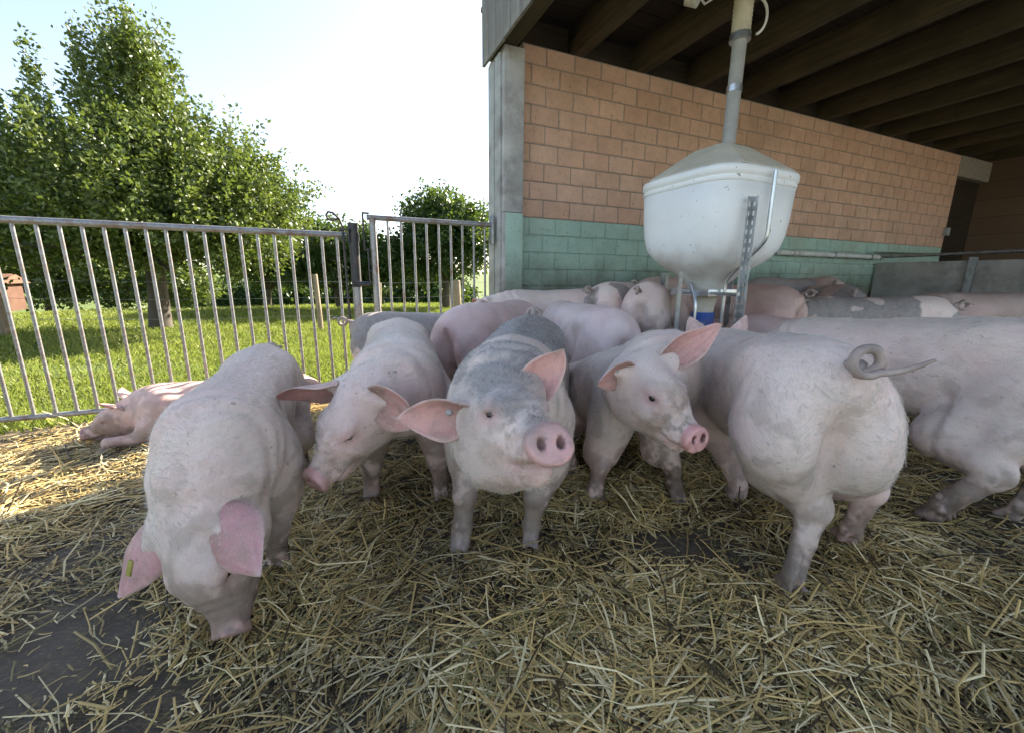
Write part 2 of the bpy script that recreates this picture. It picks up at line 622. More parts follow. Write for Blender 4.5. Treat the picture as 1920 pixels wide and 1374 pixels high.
    sl, X, Y, Z = region(np.array((x0, lo[1], lo[2])), np.array((x1, hi[1], hi[2])))
    c_ = lambda a: a[sl[0]][:, None, None].astype(np.float32)
    Yr = np.abs(Y - c_(cy)) / c_(ry); Zr = np.abs(Z - c_(cz)) / c_(rz)
    q = (Yr ** 2.25 + Zr ** 2.25) ** (1 / 2.25)
    D[sl] = (q - 1) * np.minimum(c_(ry), c_(rz))
    # spine groove / withers, neck, hams, shoulders
    sh = np.array((0.40 * s, bend * 0.16 * s, T[7, 1]))
    if not nohead:
        nb = hp - 0.05 * hs * hd - 0.025 * hs * hz
        mid = (sh + nb) / 2 + np.array((0.02, 0, 0.012)) * s
        add_cone(sh, 0.155 * s, mid, 0.130 * s, 0.07 * s)
        add_cone(mid, 0.130 * s, nb, 0.100 * s, 0.05 * s)
    for i, l in enumerate(legs):
        if l is None: continue
        j, r, hf = l
        if i < 2:
            add_ell((j[0] + j[1]) / 2 + np.array((0.0, 0, 0.03 * s)), (0.105 * s, 0.078 * s, 0.165 * s), 0.06 * s)
            add_cone(j[0], r[0] * 0.75, j[1], r[1], 0.06 * s)
        else:
            add_ell(j[0] + np.array((-0.035 * s, 0, 0.035 * s)), (0.150 * s, 0.086 * s, 0.165 * s), 0.05 * s)
            add_cone(j[0], r[0] * 0.80, j[1], r[1], 0.06 * s)
            add_ell(np.array((-0.275 * s, np.sign(j[0, 1]) * 0.098 * s * width, T[3, 1] + 0.088 * s)), (0.075 * s, 0.036 * s, 0.045 * s), 0.07 * s)      # hip
            # back of the thigh runs down to the hock
            a0 = j[0] + np.array((-0.065, 0, -0.03)) * s; b0 = j[2] + (j[1] - j[2]) * 0.16 + np.array((-0.004, 0, 0.03)) * s
            add_cone(a0, 0.082 * s, a0 * 0.45 + b0 * 0.55, 0.064 * s, 0.05 * s)
            add_cone(a0 * 0.45 + b0 * 0.55, 0.064 * s, b0, 0.040 * s, 0.04 * s)
        add_cone(j[1], r[1] * 0.95, j[2], r[2] * 1.05, 0.045 * s)
        add_cone(j[2], r[2], (j[2] + j[3]) / 2, r[3] * 0.95, 0.02 * s)
        add_cone((j[2] + j[3]) / 2, r[3] * 0.92, j[3], r[3] * 1.06, 0.015 * s)
        if i >= 2:
            bk = j[2] + np.array((-0.016, 0, 0.010)) * s
            add_ell(bk, (0.022 * s, 0.018 * s, 0.028 * s), 0.03 * s)
        # cloven hoof
        fwd = np.array((1.0, 0, 0)); lat = np.array((0, 1.0, 0)); g0 = j[3, 2] - 0.072 * s
        Fp = j[3] + np.array((0, 0, -0.012 * s))
        cl = []
        m = 0.09 * s
        slh, X, Y, Z = region(Fp - m, Fp + m)
        dh = None
        for sg in (-1, 1):
            toe = j[3] + fwd * 0.044 * s + lat * 0.0165 * s * sg; toe[2] = g0 + 0.016 * s
            hl = j[3] + fwd * 0.000 * s + lat * 0.015 * s * sg; hl[2] = g0 + 0.022 * s
            d1 = sd_cone(X, Y, Z, Fp + lat * 0.011 * s * sg, 0.024 * s, toe, 0.0145 * s)
            d1 = smin(d1, sd_cone(X, Y, Z, hl, 0.017 * s, toe, 0.0145 * s), 0.008 * s)
            dh = d1 if dh is None else smin(dh, d1, 0.003 * s)
            dw = j[3] - fwd * 0.026 * s + lat * 0.018 * s * sg; dw[2] = g0 + 0.052 * s
            dh = smin(dh, sd_cone(X, Y, Z, dw + np.array((0.01 * s, 0, 0.012 * s)), 0.012 * s, dw - np.array((0.004 * s, 0, 0.014 * s)), 0.007 * s), 0.006 * s)
        D[slh] = smin(D[slh], dh.astype(np.float32), 0.010 * s)
    if teats:
        for xx in (-0.22, -0.1, 0.02, 0.14):
            for sg in (-1, 1):
                b = np.array((xx * s, sg * 0.05 * s, T[4, 1] - T[4, 3] + 0.006 * s)); add_cone(b, 0.014 * s, b - np.array((0, 0, 0.022 * s)), 0.007 * s, 0.015 * s)
    eyes = []
    if not nohead:
        # head
        c = hp + hd * 0.09 * hs
        m = 0.25 * hs
        sl, X, Y, Z = region(c - m, c + m)
        x, y, z = X - hp[0], Y - hp[1], Z - hp[2]
        hx = (HM[0, 0] * x + HM[0, 1] * y + HM[0, 2] * z) / hs; hyy = (HM[1, 0] * x + HM[1, 1] * y + HM[1, 2] * z) / hs; hzz = (HM[2, 0] * x + HM[2, 1] * y + HM[2, 2] * z) / hs
        dh = head_sdf(hx, hyy, hzz)
        # eye position: march in from the side
        for sg in (1, -1):
            p = np.array((0.112 + 0.03, sg * 0.16, 0.05)); dr = unit(np.array((0.112, sg * 0.03, 0.010)) - p)
            for _ in range(60):
                dv = float(head_sdf(np.array(p[0]), np.array(p[1]), np.array(p[2])))
                if dv < 0.0006: break
                p = p + dr * max(dv * 0.6, 0.0005)
            nrm = np.array([float(head_sdf(*(p + e_)) - head_sdf(*(p - e_))) for e_ in np.eye(3) * 0.003]); nrm = unit(nrm)
            eyes.append((p, nrm, sg))
            # lids: a soft almond swelling round the eye with a slit between
            tx = unit(np.array((1.0, -0.15 * sg, -0.18)) - nrm * (np.array((1.0, -0.15 * sg, -0.18)) @ nrm)); tz = np.cross(nrm, tx); tz = tz if tz[2] > 0 else -tz
            for dz, rr in ((0.0098, 0.0080), (-0.0095, 0.0064)):
                a = p + tz * dz - nrm * 0.003
                dh = smin(dh, sd_ell(hx, hyy, hzz, a, (0.021, rr, 0.0100), np.stack([tx, tz, nrm])), 0.006)
            if closed_eyes is False:
                dh = smax(dh, -sd_ell(hx, hyy, hzz, p + nrm * 0.004, (0.0135, 0.0062, 0.011), np.stack([tx, tz, nrm])), 0.003)
        D[sl] = smin(D[sl], (dh * hs).astype(np.float32), 0.045 * hs)
        # ear roots
        for sg in (1, -1):
            a = hp + HM.T @ (np.array((-0.02, sg * 0.065, 0.055)) * hs)
            ez = (ears or {}).get('l' if sg > 0 else 'r', {})
            eax = d2l(ez['axis']) if 'axis' in ez else unit(HM.T @ np.array((0.15, sg * 0.8, 0.55)))
            add_cone(a, 0.034 * hs, a + eax * 0.05 * hs, 0.016 * hs, 0.03 * hs)
    # gentle lumps of flesh
    V, F = surface_nets(D, lo, vox)
    V = relax(V, F, 2, 0.45)
    N = vert_normals(V, F)
    lump = (fbm(V, 7.0 / s, seed, 2) - 0.5) * 0.020 * s + (fbm(V, 22.0 / s, seed + 5, 2) - 0.5) * 0.004 * s
    hl = ((V - hp) @ HM.T) / hs
    facemask = np.exp(-np.sum((hl - np.array((0.15, 0, 0))) ** 2, 1) / 0.02)
    xs_ = V[:, 0] / s + 0.10 * (fbm(V, 5.0, seed + 40, 2) - 0.5)
    fold = np.sin(xs_ * 95) * np.exp(-((xs_ - 0.47) / 0.07) ** 2) * 0.0045 + np.exp(-((xs_ - 0.20) / 0.018) ** 2) * sstep(0.60, 0.42, V[:, 2] / s) * -0.008
    fold = fold + np.exp(-((xs_ + 0.20) / 0.020) ** 2) * sstep(0.55, 0.38, V[:, 2] / s) * -0.009      # flank crease
    yy = (V[:, 1] - bend * (V[:, 0] / s) ** 2 * s) / s
    fold = fold + 0.004 * np.exp(-(yy / 0.03) ** 2) * sstep(0.2, 0.5, N[:, 2]) * sstep(0.42, 0.30, xs_)                     # backbone
    fold = fold - 0.020 * np.exp(-(yy / 0.020) ** 2) * sstep(-0.42, -0.50, V[:, 0] / s) * sstep(0.60, 0.52, V[:, 2] / s)   # cleft below the tail
    lump = lump + (0 if lie else 1) * fold * s
    V = V + N * (lump * (1 - 0.7 * facemask))[:, None]
    nb_ = len(V)
    # ---------------- colours
    C = np.tile(SKIN if skin is None else np.array(skin), (nb_, 1)) * tint
    def blend(m, c):
        C[:] = C * (1 - m[:, None]) + np.array(c) * m[:, None]
    n1 = fbm(V, 6.0, seed + 2); n2 = fbm(V, 18.0, seed + 3); n3 = fbm(V, 45.0, seed + 4)
    blend(np.clip((n1 - 0.45) * 1.0, 0, 0.22), PINK * tint)
    blend(np.clip(0.55 - V[:, 2] / (0.35 * s), 0, 0.4) * (N[:, 2] < 0.2), PINK * tint)         # belly, inner thighs
    gloss = np.zeros(nb_)
    if not nohead:
        ca2, sa2 = math.cos(SN_T), math.sin(SN_T)
        ux = ca2 * (hl[:, 0] - SN_C[0]) + sa2 * (hl[:, 2] - SN_C[2])
        vx = -sa2 * (hl[:, 0] - SN_C[0]) + ca2 * (hl[:, 2] - SN_C[2])
        disc = sstep(-0.017, -0.006, ux) * (np.sqrt(hl[:, 1] ** 2 + vx ** 2) < 0.062)
        face = sstep(0.02, 0.2, hl[:, 0]) * (np.linalg.norm(hl - np.array((0.15, 0, -.03)), axis=1) < 0.22)
        blend(0.65 * face * sstep(0.4, 0.58, n2), (0.56, 0.37, 0.25))
        blend(0.6 * face * sstep(0.49, 0.60, n3) * sstep(0.06, 0.2, hl[:, 0]), (0.20, 0.13, 0.085))
        lip = np.exp(-((hl[:, 2] + 0.085) / 0.02) ** 2) * sstep(0.12, 0.2, hl[:, 0]) * (hl[:, 0] < 0.27)
        blend(0.6 * lip, PINK)
        zm = -0.0815 + 1.6 * np.clip(0.175 - hl[:, 0], 0, 1) ** 2
        blend(0.65 * np.exp(-((hl[:, 2] - zm) / 0.0035) ** 2) * sstep(0.15, 0.20, hl[:, 0]) * (hl[:, 0] < 0.25) * (np.abs(hl[:, 1]) < 0.09), (0.22, 0.10, 0.08))  # mouth groove darkened in the colour, like shade in the crease
        blend(0.92 * disc, (0.80, 0.40, 0.38))
        blend(0.45 * disc * sstep(0.50, 0.60, n3), (0.34, 0.19, 0.14))
        rimd = disc * sstep(0.036, 0.048, np.sqrt(hl[:, 1] ** 2 + (vx * 1.1) ** 2))
        blend(0.35 * rimd, (0.62, 0.30, 0.25))
        nos = (np.abs(np.abs(hl[:, 1]) - 0.0195) < 0.0085) & (np.abs(vx - 0.003) < 0.013) & (ux < 0.010) & (ux > -0.03)
        blend(0.85 * nos, (0.10, 0.03, 0.03))
        gloss = np.maximum(gloss, disc * 0.8)
        for (p, nrm, sg) in eyes:
            dd = np.linalg.norm((hl - p) * np.array((0.8, 1, 1.1)), axis=1)
            blend(0.85 * np.exp(-(dd / 0.032) ** 2), (0.74, 0.40, 0.36))
            blend(0.8 * np.exp(-(dd / 0.013) ** 2), (0.20, 0.10, 0.09))
    # mud on legs, smears on the flanks and back
    zz = (V[:, 2] - ground) / s
    leg = sstep(0.34, 0.10, zz) * (0.3 if lie else 1.0)
    blotch = sstep(0.45, 0.56, 0.5 * n2 + 0.5 * n3 + 0.10 * leg - 0.02)
    blend(0.85 * leg * (0.55 + 0.45 * sstep(0.40, 0.55, n2)), (0.23, 0.145, 0.090))
    blend(0.92 * blotch * leg, DIRT * 0.45)
    blend(0.7 * sstep(0.05, 0.02, zz), (0.17, 0.125, 0.095))
    blend(0.42 * sstep(0.52, 0.62, n2) * sstep(0.75, 0.35, zz), (0.30, 0.22, 0.16))
    n5 = fbm(V * np.array((0.6, 1.0, 1.0)), 3.2, seed + 14, 3)
    blend(0.30 * sstep(0.48, 0.64, n5), (0.40, 0.335, 0.285))
    blend(0.30 * sstep(0.50, 0.66, fbm(V, 2.3, seed + 17, 3)), (0.80, 0.52, 0.47))
    # dark pigment: signed amount, thresholded in the material
    dk = np.full(nb_, -1.0)
    if dark_mode is not None:
        dk = dark_mode(V / s, hl, N, n1, n2, n3)
    # ---------------- ears and tail are part of the same skin
    Vs, Fs, Cs, Ds, Gs = [V], [F], [C], [dk], [gloss]
    base = nb_; ear_pts = {}
    if not nohead:
        for k, sg in (('l', 1), ('r', -1)):
            e = dict((ears or {}).get(k, {}))
            if e.get('skip'): continue
            root = hp + HM.T @ (np.array(e.get('root', (-0.02, sg * 0.070, 0.062))) * hs)
            eax = d2l(e['axis']) if 'axis' in e else HM.T @ unit((0.35, sg * 0.85, 0.25))
            ein = d2l(e['inner']) if 'inner' in e else HM.T @ unit((0.8, sg * 0.1, -0.5))
            ev, ef, inn, uu, vv = ear_mesh(root, eax, ein, e.get('L', 0.22) * hs, e.get('W', 0.16) * hs, e.get('bend', 0.6), e.get('cup', 0.8), e.get('skew', 0.0), 0.0065 * hs, e.get('curl', 0.0), twist=e.get('twist', 0.0))
            ev = ev + 0.016 * hs * (np.stack([fbm(ev, 11 / hs, seed + 9 + q, 2) for q in (0, 3, 6)], 1) - 0.5) * (0.3 + uu[:, None] * 0.5 + 0.5 * vv[:, None])
            ear_pts[k] = (ev, 18, 11)
            nn = fbm(ev, 30, seed + 6)
            ec = np.tile(PINK * 0.98, (len(ev), 1)) * (0.85 + 0.3 * nn[:, None])
            oc = (SKIN * 0.45 + PINK * 0.55) * tint
            oc = oc if e.get('outer') is None else np.array(e['outer'])
            ec = np.where(inn[:, None] > 0.5, ec * np.array((1.0, 0.96, 0.92)), oc * (0.85 + 0.3 * nn[:, None]))
            vein = sstep(0.50, 0.56, fbm(np.stack([uu * 2.0, vv * 9.0 + (inn * 3), 0 * uu], 1), 1.6, seed + 60, 3)) * 0.35
            ec = ec * (1 - vein[:, None]) + np.array((0.46, 0.20, 0.19)) * vein[:, None]
            rim = sstep(0.82, 1.0, vv) + sstep(0.9, 1.0, uu)
            ec = ec * (1 - 0.5 * np.clip(rim, 0, 1)[:, None]) + SKIN * 0.9 * 0.5 * np.clip(rim, 0, 1)[:, None]
            dm = inn * np.clip(1.0 - uu * 2.0, 0, 1) * 0.80  # shade deep in the ear hollow, put into the colour
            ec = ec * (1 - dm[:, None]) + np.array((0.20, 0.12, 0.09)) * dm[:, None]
            sm_ = sstep(0.50, 0.68, fbm(ev, 34, seed + 21)) * 0.45
            ec = ec * (1 - sm_[:, None]) + np.array((0.30, 0.22, 0.16)) * sm_[:, None]
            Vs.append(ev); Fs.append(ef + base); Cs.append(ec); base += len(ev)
            Ds.append(np.full(len(ev), e.get('dark', -1.0)) * np.where(inn > .5, 1, 1)); Gs.append(np.zeros(len(ev)))
    ear_end = base
    tris = []
    if tail is not None:
        tb = np.array((x0 + 0.015 * s, 0, T[0, 1] + 0.085 * s)) if tail_base is None else w2l(tail_base)
        P, rad = tail(tb, s)
        if P is None:
            P, rad = [tb, tb + 0.001], [0.01, 0.01]
        tv, tf, tt3 = tube_np(P, rad)
        nn = fbm(tv, 40, seed + 8)
        Vs.append(tv); Fs.append(tf + base); tris = tt3 + base
        Cs.append((SKIN * 0.46 * tint) * (0.35 + 1.2 * nn[:, None])); Ds.append(np.full(len(tv), -1.0)); Gs.append(np.zeros(len(tv))); base += len(tv)
    V = np.concatenate(Vs); C = np.concatenate(Cs); dk = np.concatenate(Ds); gloss = np.concatenate(Gs)
    Fq = np.concatenate(Fs)
    if len(tris):
        Fq = np.concatenate([Fq, tris])     # tip fans are quads with a doubled corner
    if shade is not None: C = C * np.array(shade)
    me = new_mesh('skin', V, Fq)
    if len(tris): me.validate()
    attr(me, 'tone', np.clip(C, 0.004, 0.95), 'FLOAT_COLOR')
    attr(me, 'pigment', dk); attr(me, 'wet', gloss)
    root = empty('pig', (loc[0], loc[1], 0), th)
    tag(root, label, 'pig', group or 'pigs in the straw yard')
    link('body', me, mat or M['skin'], root)
    if not nohead:
        for (p, nrm, sg) in eyes:
            c = hp + HM.T @ ((p - nrm * 0.0080) * hs)
            eo = link('eye', EYE_MESH, None, root); eo.location = c; eo.scale = (0.0125 * hs,) * 3
            nl = HM.T @ nrm
            eo.rotation_euler = Vector(nl).to_track_quat('Z', 'Y').to_euler()
    if hair:
        bristles(root, V[:ear_end], Fq[(Fq < ear_end).all(1)], hp, HM, hs, s, hair, C, dk, seed, nohead)
    for (k, u, v, side, kind) in tags:             # ear, along, across, hollow side or back
        ev, nu, nv = ear_pts[k]
        i, j = int(u * (nu - 1)), int(v * (nv - 1)); g0 = nu * nv if side < 0 else 0
        p = ev[g0 + i * nv + j]
        d = unit(ev[i * nv + j] - ev[nu * nv + i * nv + j]) * side
        ear_tag(root, p, d, kind, s)
    return root


def bristles(root, V, F, hp, HM, hs, s, count, C, dk, seed, nohead):
    g = np.random.default_rng(100 + seed)
    n = np.cross(V[F[:, 2]] - V[F[:, 0]], V[F[:, 3]] - V[F[:, 1]])
    ar = np.linalg.norm(n, axis=1)
    keep = ar > 0
    z = V[F].mean(1)
    # keep hair off the snout disc and the hooves
    hl = ((z - hp) @ HM.T) / hs
    w = ar * keep * np.where(hl[:, 0] > 0.245, 0.02, 1.0) * np.where(z[:, 2] < 0.06, 0.05, np.where(z[:, 2] < 0.30 * s, 0.5, 1.0))
    # only those that could be seen from around the viewer: cheaper for the rest
    pick = g.choice(len(F), size=count, p=w / w.sum())
    uv = g.random((count, 2))
    Q = F[pick]
    a = V[Q[:, 0]] * ((1 - uv[:, :1]) * (1 - uv[:, 1:])) + V[Q[:, 1]] * (uv[:, :1] * (1 - uv[:, 1:])) + V[Q[:, 2]] * (uv[:, :1] * uv[:, 1:]) + V[Q[:, 3]] * ((1 - uv[:, :1]) * uv[:, 1:])
    nn = n[pick] / (ar[pick][:, None] + 1e-12)
    hl = ((a - hp) @ HM.T) / hs
    hw = np.clip(1.4 - np.linalg.norm(hl - np.array((0.06, 0, 0)), axis=1) / 0.14, 0, 1)[:, None]
    if nohead: hw = hw * 0
    flow = np.tile(np.array((-1.0, 0, -0.25)), (count, 1)) * (1 - hw) + (-HM[0] + 0.0 * HM[2]) * hw
    flow[:, 1] += 0.35 * np.sign(a[:, 1]) * (1 - hw[:, 0]) * 0.6
    flow = flow + 0.9 * (np.stack([fbm(a, 9, seed + k, 2) for k in (31, 32, 33)], 1) - 0.5) + 0.25 * g.normal(size=(count, 3))
    flow -= nn * (flow * nn).sum(1, keepdims=True)
    flow /= np.linalg.norm(flow, axis=1, keepdims=True) + 1e-9
    L = (0.013 + 0.017 * g.random(count) ** 1.5)[:, None] * s
    L = L * np.where(a[:, 2:3] < 0.30 * s, 0.6, 1.0)
    L = L * (1 - 0.45 * np.clip(hw, 0, 1))
    k = 4
    P = np.zeros((count, k, 3), np.float32)
    for i in range(k):
        t = i / (k - 1)
        P[:, i] = a - nn * 0.001 + flow * L * t + nn * L * (0.30 * t - 0.14 * t * t)
    hc = bpy.data.hair_curves.new('bristles')
    hc.add_curves([k] * count)
    hc.points.foreach_set('position', P.ravel())
    r = np.tile(np.linspace(1, 0.25, k), count) * 0.00034 * s
    hc.points.foreach_set('radius', r.astype(np.float32))
    pale = (0.88, 0.82, 0.70)
    hcC = np.tile(np.array(pale), (count, 1))
    lowz = sstep(0.36 * s, 0.15 * s, a[:, 2])[:, None] * 0.55 + 0.25
    hcC = hcC * (1 - lowz) + np.clip(C[Q[:, 0]] * 1.05, 0, 1) * lowz
    vd = dk[Q[:, 0]]
    hcC = np.where((vd > 0.0)[:, None], np.where(g.random((count, 1)) < 0.55, np.array((0.22, 0.215, 0.21)), np.array((0.62, 0.60, 0.57))), hcC) * (0.62 + 0.42 * g.random((count, 1)))
    at_ = hc.attributes.new('hue', 'FLOAT_COLOR', 'CURVE')
    at_.data.foreach_set('color', np.concatenate([hcC, np.ones((count, 1))], 1).astype(np.float32).ravel())
    hc.materials.append(M['bristle'])
    o = bpy.data.objects.new('bristles', hc); COL.objects.link(o); o.parent = root
    o['kind'] = 'stuff'


def curl_tail(r=0.034, turns=1.25, tip=0.10, side=1, lean=0.4, tipdir=(-1, 0.2, 0.05), plane='xz', rad=0.013, first=0.05, up=0.6):
    def f(b, s):
        P = [b + np.array((0.06, 0, -0.01)) * s, b]
        c0 = b + np.array((-first, 0, first * up)) * s
        P.append((b + c0) / 2)
        c = c0 + np.array((0, 0, -r)) * s
        nst = int(22 * turns)
        for i in range(nst + 1):
            a = 2 * math.pi * turns * i / nst
            # loop starts at the top and winds backwards and down
            x = -r * math.sin(a); z = r * math.cos(a)
            P.append(c + np.array((x, side * lean * r * 1.6 * i / nst, z)) * s if plane == 'xz' else c + np.array((-lean * r * 1.6 * i / nst, side * r * math.sin(a), z)) * s)
        d = unit(tipdir)
        for i in range(1, 5):
            P.append(P[3 + nst] + d * tip * s * i / 4 + np.array((0, 0, 0.008 * s * math.sin(i))))
        rr = [rad * 1.5, rad * 1.4, rad * 1.2] + [rad * (1.15 - 0.45 * i / (nst + 4)) for i in range(nst + 5)]
        rr[-1] = rad * 0.25; rr[-2] = rad * 0.45
        return [tuple(p) for p in P], [x * s for x in rr]
    return f


def ear_tag(root, p, d, kind, s):
    m = MB()
    q = Vector(d).to_track_quat('Z', 'Y').to_matrix().to_4x4(); q.translation = Vector(p)
    if kind == 'stud':
        n = 12
        V = [q @ Vector((0.009 * math.cos(2 * math.pi * i / n), 0.009 * math.sin(2 * math.pi * i / n), z)) for z in (0, 0.004) for i in range(n)] + [q @ Vector((0, 0, 0.009))]
        F = [(i, (i + 1) % n, n + (i + 1) % n, n + i) for i in range(n)] + [(n + i, n + (i + 1) % n, 2 * n) for i in range(n)]
        m.add(V, F, True)
        m.build('ear_tag', M['tag_grey'], root)
    else:
        m.box((-0.008, -0.018, -0.0015), (0.008, 0.018, 0.0035), q)
        m.build('ear_tag', M['tag_yellow'], root, 0.002)


def skin_material(soft=False):
    t = NT('pig_skin_soft' if soft else 'pig_skin')
    co = t.coord('Object')
    base = t.attr('tone', 'Color')
    n = t.noise(38, 5, 0.6, co); n2 = t.noise(190, 3, 0.6, co); n3 = t.noise(9, 4, 0.6, co)
    k = t.mix(t.ramp(n, [(0.35, 0.0), (0.75, 0.16)]), base, (0.70, 0.45, 0.40), 'MIX')
    k = t.mix(0.30, k, t.ramp(n2, [(0.3, 0.66), (0.62, 1.0)]), 'MULTIPLY')
    # little scabs and mud flecks
    sp = t.math('MULTIPLY', t.ramp(t.noise(62, 2, 0.5, co), [(0.66, 0.0), (0.70, 1.0)]), t.ramp(n3, [(0.45, 0.0), (0.62, 1.0)]))
    k = t.mix(t.math('MULTIPLY', sp, 0.55), k, (0.16, 0.12, 0.09))
    # pigmented skin with ragged edges
    pg = t.attr('pigment')
    e = t.math('ADD', pg, t.math('MULTIPLY', t.math('SUBTRACT', t.noise(24, 6, 0.65, co), 0.5), 0.55))
    pm = t.ramp(e, [(0.47, 0.0), (0.53, 1.0)])
    e2 = t.math('ADD', t.math('MULTIPLY', e, 1.0), 0.5)
    pm = t.ramp(e2, [(0.32, 0.0), (0.68, 0.80)] if soft else [(0.43, 0.0), (0.58, 0.85)])
    gcol = t.ramp(n, [(0.3, (0.15, 0.145, 0.14)), (0.7, (0.27, 0.26, 0.25))] if soft else [(0.3, (0.15, 0.14, 0.13)), (0.7, (0.29, 0.265, 0.245))])
    k = t.mix(t.math('MULTIPLY', pm, 0.93), k, gcol)
    t.col(k)
    w = t.attr('wet')
    t.rough(t.math('MULTIPLY_ADD', w, -0.25, 0.50))
    t.b.inputs['Specular IOR Level'].default_value = 0.40
    t.b.inputs['Subsurface Weight'].default_value = 0.14
    t.b.inputs['Subsurface Radius'].default_value = (1.0, 0.35, 0.2)
    t.b.inputs['Subsurface Scale'].default_value = 0.012
    hgt = t.math('ADD', t.math('MULTIPLY', n2, 0.5), t.math('MULTIPLY', t.noise(95, 3, 0.6, co), 0.7))
    t.bump(hgt, 0.20, 0.004)
    return t.m


M = {}
M['skin'] = skin_material()
M['skin_soft'] = skin_material(True)
t_ = NT('bristle'); t_.col(t_.attr('hue', 'Color')); t_.rough(0.45); M['bristle'] = t_.m
t_ = NT('eye'); t_.col((0.025, 0.014, 0.010)); t_.rough(0.06); t_.b.inputs['Specular IOR Level'].default_value = 0.6; M['eye'] = t_.m
M['tag_grey'] = m_plain('tag_grey', (0.45, 0.45, 0.42), 0.4)
M['tag_yellow'] = m_plain('tag_yellow', (0.34, 0.29, 0.06), 0.5, dirt=(0.12, 0.09, 0.05), scale=90)
_bm = bmesh.new(); bmesh.ops.create_uvsphere(_bm, u_segments=20, v_segments=12, radius=1.0)
EYE_MESH = bpy.data.meshes.new('eye'); _bm.to_mesh(EYE_MESH); _bm.free()
EYE_MESH.polygons.foreach_set('use_smooth', np.ones(len(EYE_MESH.polygons), bool)); EYE_MESH.materials.append(M['eye'])
# ------------------------------------------------------------------ layout: the wall and fence share one line
WA = R(23.6)                                  # wall direction, ccw from +X
WD = np.array((math.cos(WA), math.sin(WA))); WN = np.array((-math.sin(WA), math.cos(WA)))
WP = np.array((0.097, 3.88))


def wl(s, y=0.0, z=0.0):                      # point at s along the wall line, y behind it
    q = WP + WD * s + WN * y
    return (q[0], q[1], z)


def rel(x, y):
    dx, dy = np.asarray(x) - WP[0], np.asarray(y) - WP[1]
    return dx * WD[0] + dy * WD[1], -(dx * WN[0] + dy * WN[1])      # along, distance in front of the wall


def floor_z(x, y):
    s, d = rel(x, y)
    g = 0.19 * sstep(2.0, 0.6, d) * sstep(-0.5, 0.5, s)             # bedding rises towards the wall
    g = g - 0.035 * np.clip(-np.asarray(x) - 0.3, 0, 4)             # and the yard falls away to the left
    return g


# ---- ground and far land
def land_z(x, y):
    r = np.hypot(x, y)
    s, d = rel(x, y)
    z = -0.11 + 0.05 * (fbm(np.stack([x, y, 0 * x], 1), 0.25, 1, 2) - 0.5)
    z = z + np.where(d > 0, -0.03, 0.05 * sstep(0, 2, -d))
    drop = np.clip(r - 13.0, 0, None)
    z = z - 9.0 * (1 - np.exp(-(drop / 55.0) ** 1.5)) * (d < 0) * sstep(0, 6, drop)
    ridge = (16 + 16 * fbm(np.stack([x * 0.004, y * 0.004, 0 * x], 1), 1.0, 4, 3)) * sstep(180, 620, r) * (d < 0)
    return z + ridge - 4 * sstep(100, 200, r) * (d < 0)


def polar_sheet():
    rs = np.concatenate([np.linspace(0.05, 20, 70), np.geomspace(20.6, 3000, 70)])
    na = 220
    a = np.linspace(0, 2 * math.pi, na, endpoint=False)
    RR, AA = np.meshgrid(rs, a, indexing='ij')
    x = (RR * np.cos(AA)).ravel(); y = (RR * np.sin(AA)).ravel() + 0.0
    V = np.stack([x, y, land_z(x, y)], 1)
    I = np.arange(len(rs) * na).reshape(len(rs), na)
    F = np.stack([I[:-1], I[1:], np.roll(I[1:], -1, 1), np.roll(I[:-1], -1, 1)], -1).reshape(-1, 4)
    return V, F


t = NT('field_ground')
n1 = t.noise(0.7, 5, 0.6); n2 = t.noise(14, 4, 0.6)
k = t.ramp(n1, [(0.35, (0.075, 0.115, 0.022)), (0.65, (0.13, 0.17, 0.035))])
k = t.mix(t.ramp(n2, [(0.5, 0.0), (0.8, 0.6)]), k, (0.16, 0.12, 0.06))
t.col(k).rough(0.9).bump(n2, 0.6, 0.05)
M['field'] = t.m
V, F = polar_sheet()
tag(link('field', new_mesh('field', V, F[:, ::-1]), M['field']), kind='structure')

t = NT('yard_concrete')
co = t.coord('Object')
n1 = t.noise(2.2, 6, 0.6, co); n2 = t.noise(60, 4, 0.65, co); n3 = t.noise(9, 5, 0.6, co)
k = t.ramp(n1, [(0.3, (0.070, 0.056, 0.044)), (0.7, (0.130, 0.106, 0.082))])
k = t.mix(t.ramp(n3, [(0.45, 0.0), (0.7, 0.55)]), k, (0.085, 0.065, 0.040))
k = t.mix(t.ramp(n2, [(0.54, 0.0), (0.66, 0.7)]), k, (0.22, 0.16, 0.085))
ms = t.ramp(t.noise(3.2, 4, 0.6, co), [(0.40, 0.0), (0.58, 1.0)])
for a, cc, sc_ in ((0.4, (0.30, 0.21, 0.085), 1.0), (1.5, (0.40, 0.30, 0.14), 1.2), (2.5, (0.24, 0.17, 0.07), 0.9), (3.4, (0.34, 0.25, 0.11), 1.1)):
    mp = t.node('ShaderNodeMapping'); mp.inputs['Rotation'].default_value = (0, 0, a); mp.inputs['Scale'].default_value = (22 * sc_, 260 * sc_, 20); mp.inputs['Location'].default_value = (a * 3, a, 0)
    t.l(co, mp.inputs[0])
    st_ = t.ramp(t.noise(1.0, 2, 0.5, mp.outputs[0], 0.6), [(0.62, 0.0), (0.66, 0.45)])
    k = t.mix(t.math('MULTIPLY', st_, ms), k, cc)
t.col(k); t.rough(t.ramp(n1, [(0.3, 0.65), (0.65, 0.95)])); t.bump(n2, 0.35, 0.006)
M['yard'] = t.m
sx = np.linspace(-9, 10, 120); dy = np.linspace(-0.12, 12, 90)
SX, DY = np.meshgrid(sx, dy, indexing='ij')
xy = WP[None] + SX.ravel()[:, None] * WD[None] - DY.ravel()[:, None] * WN[None]
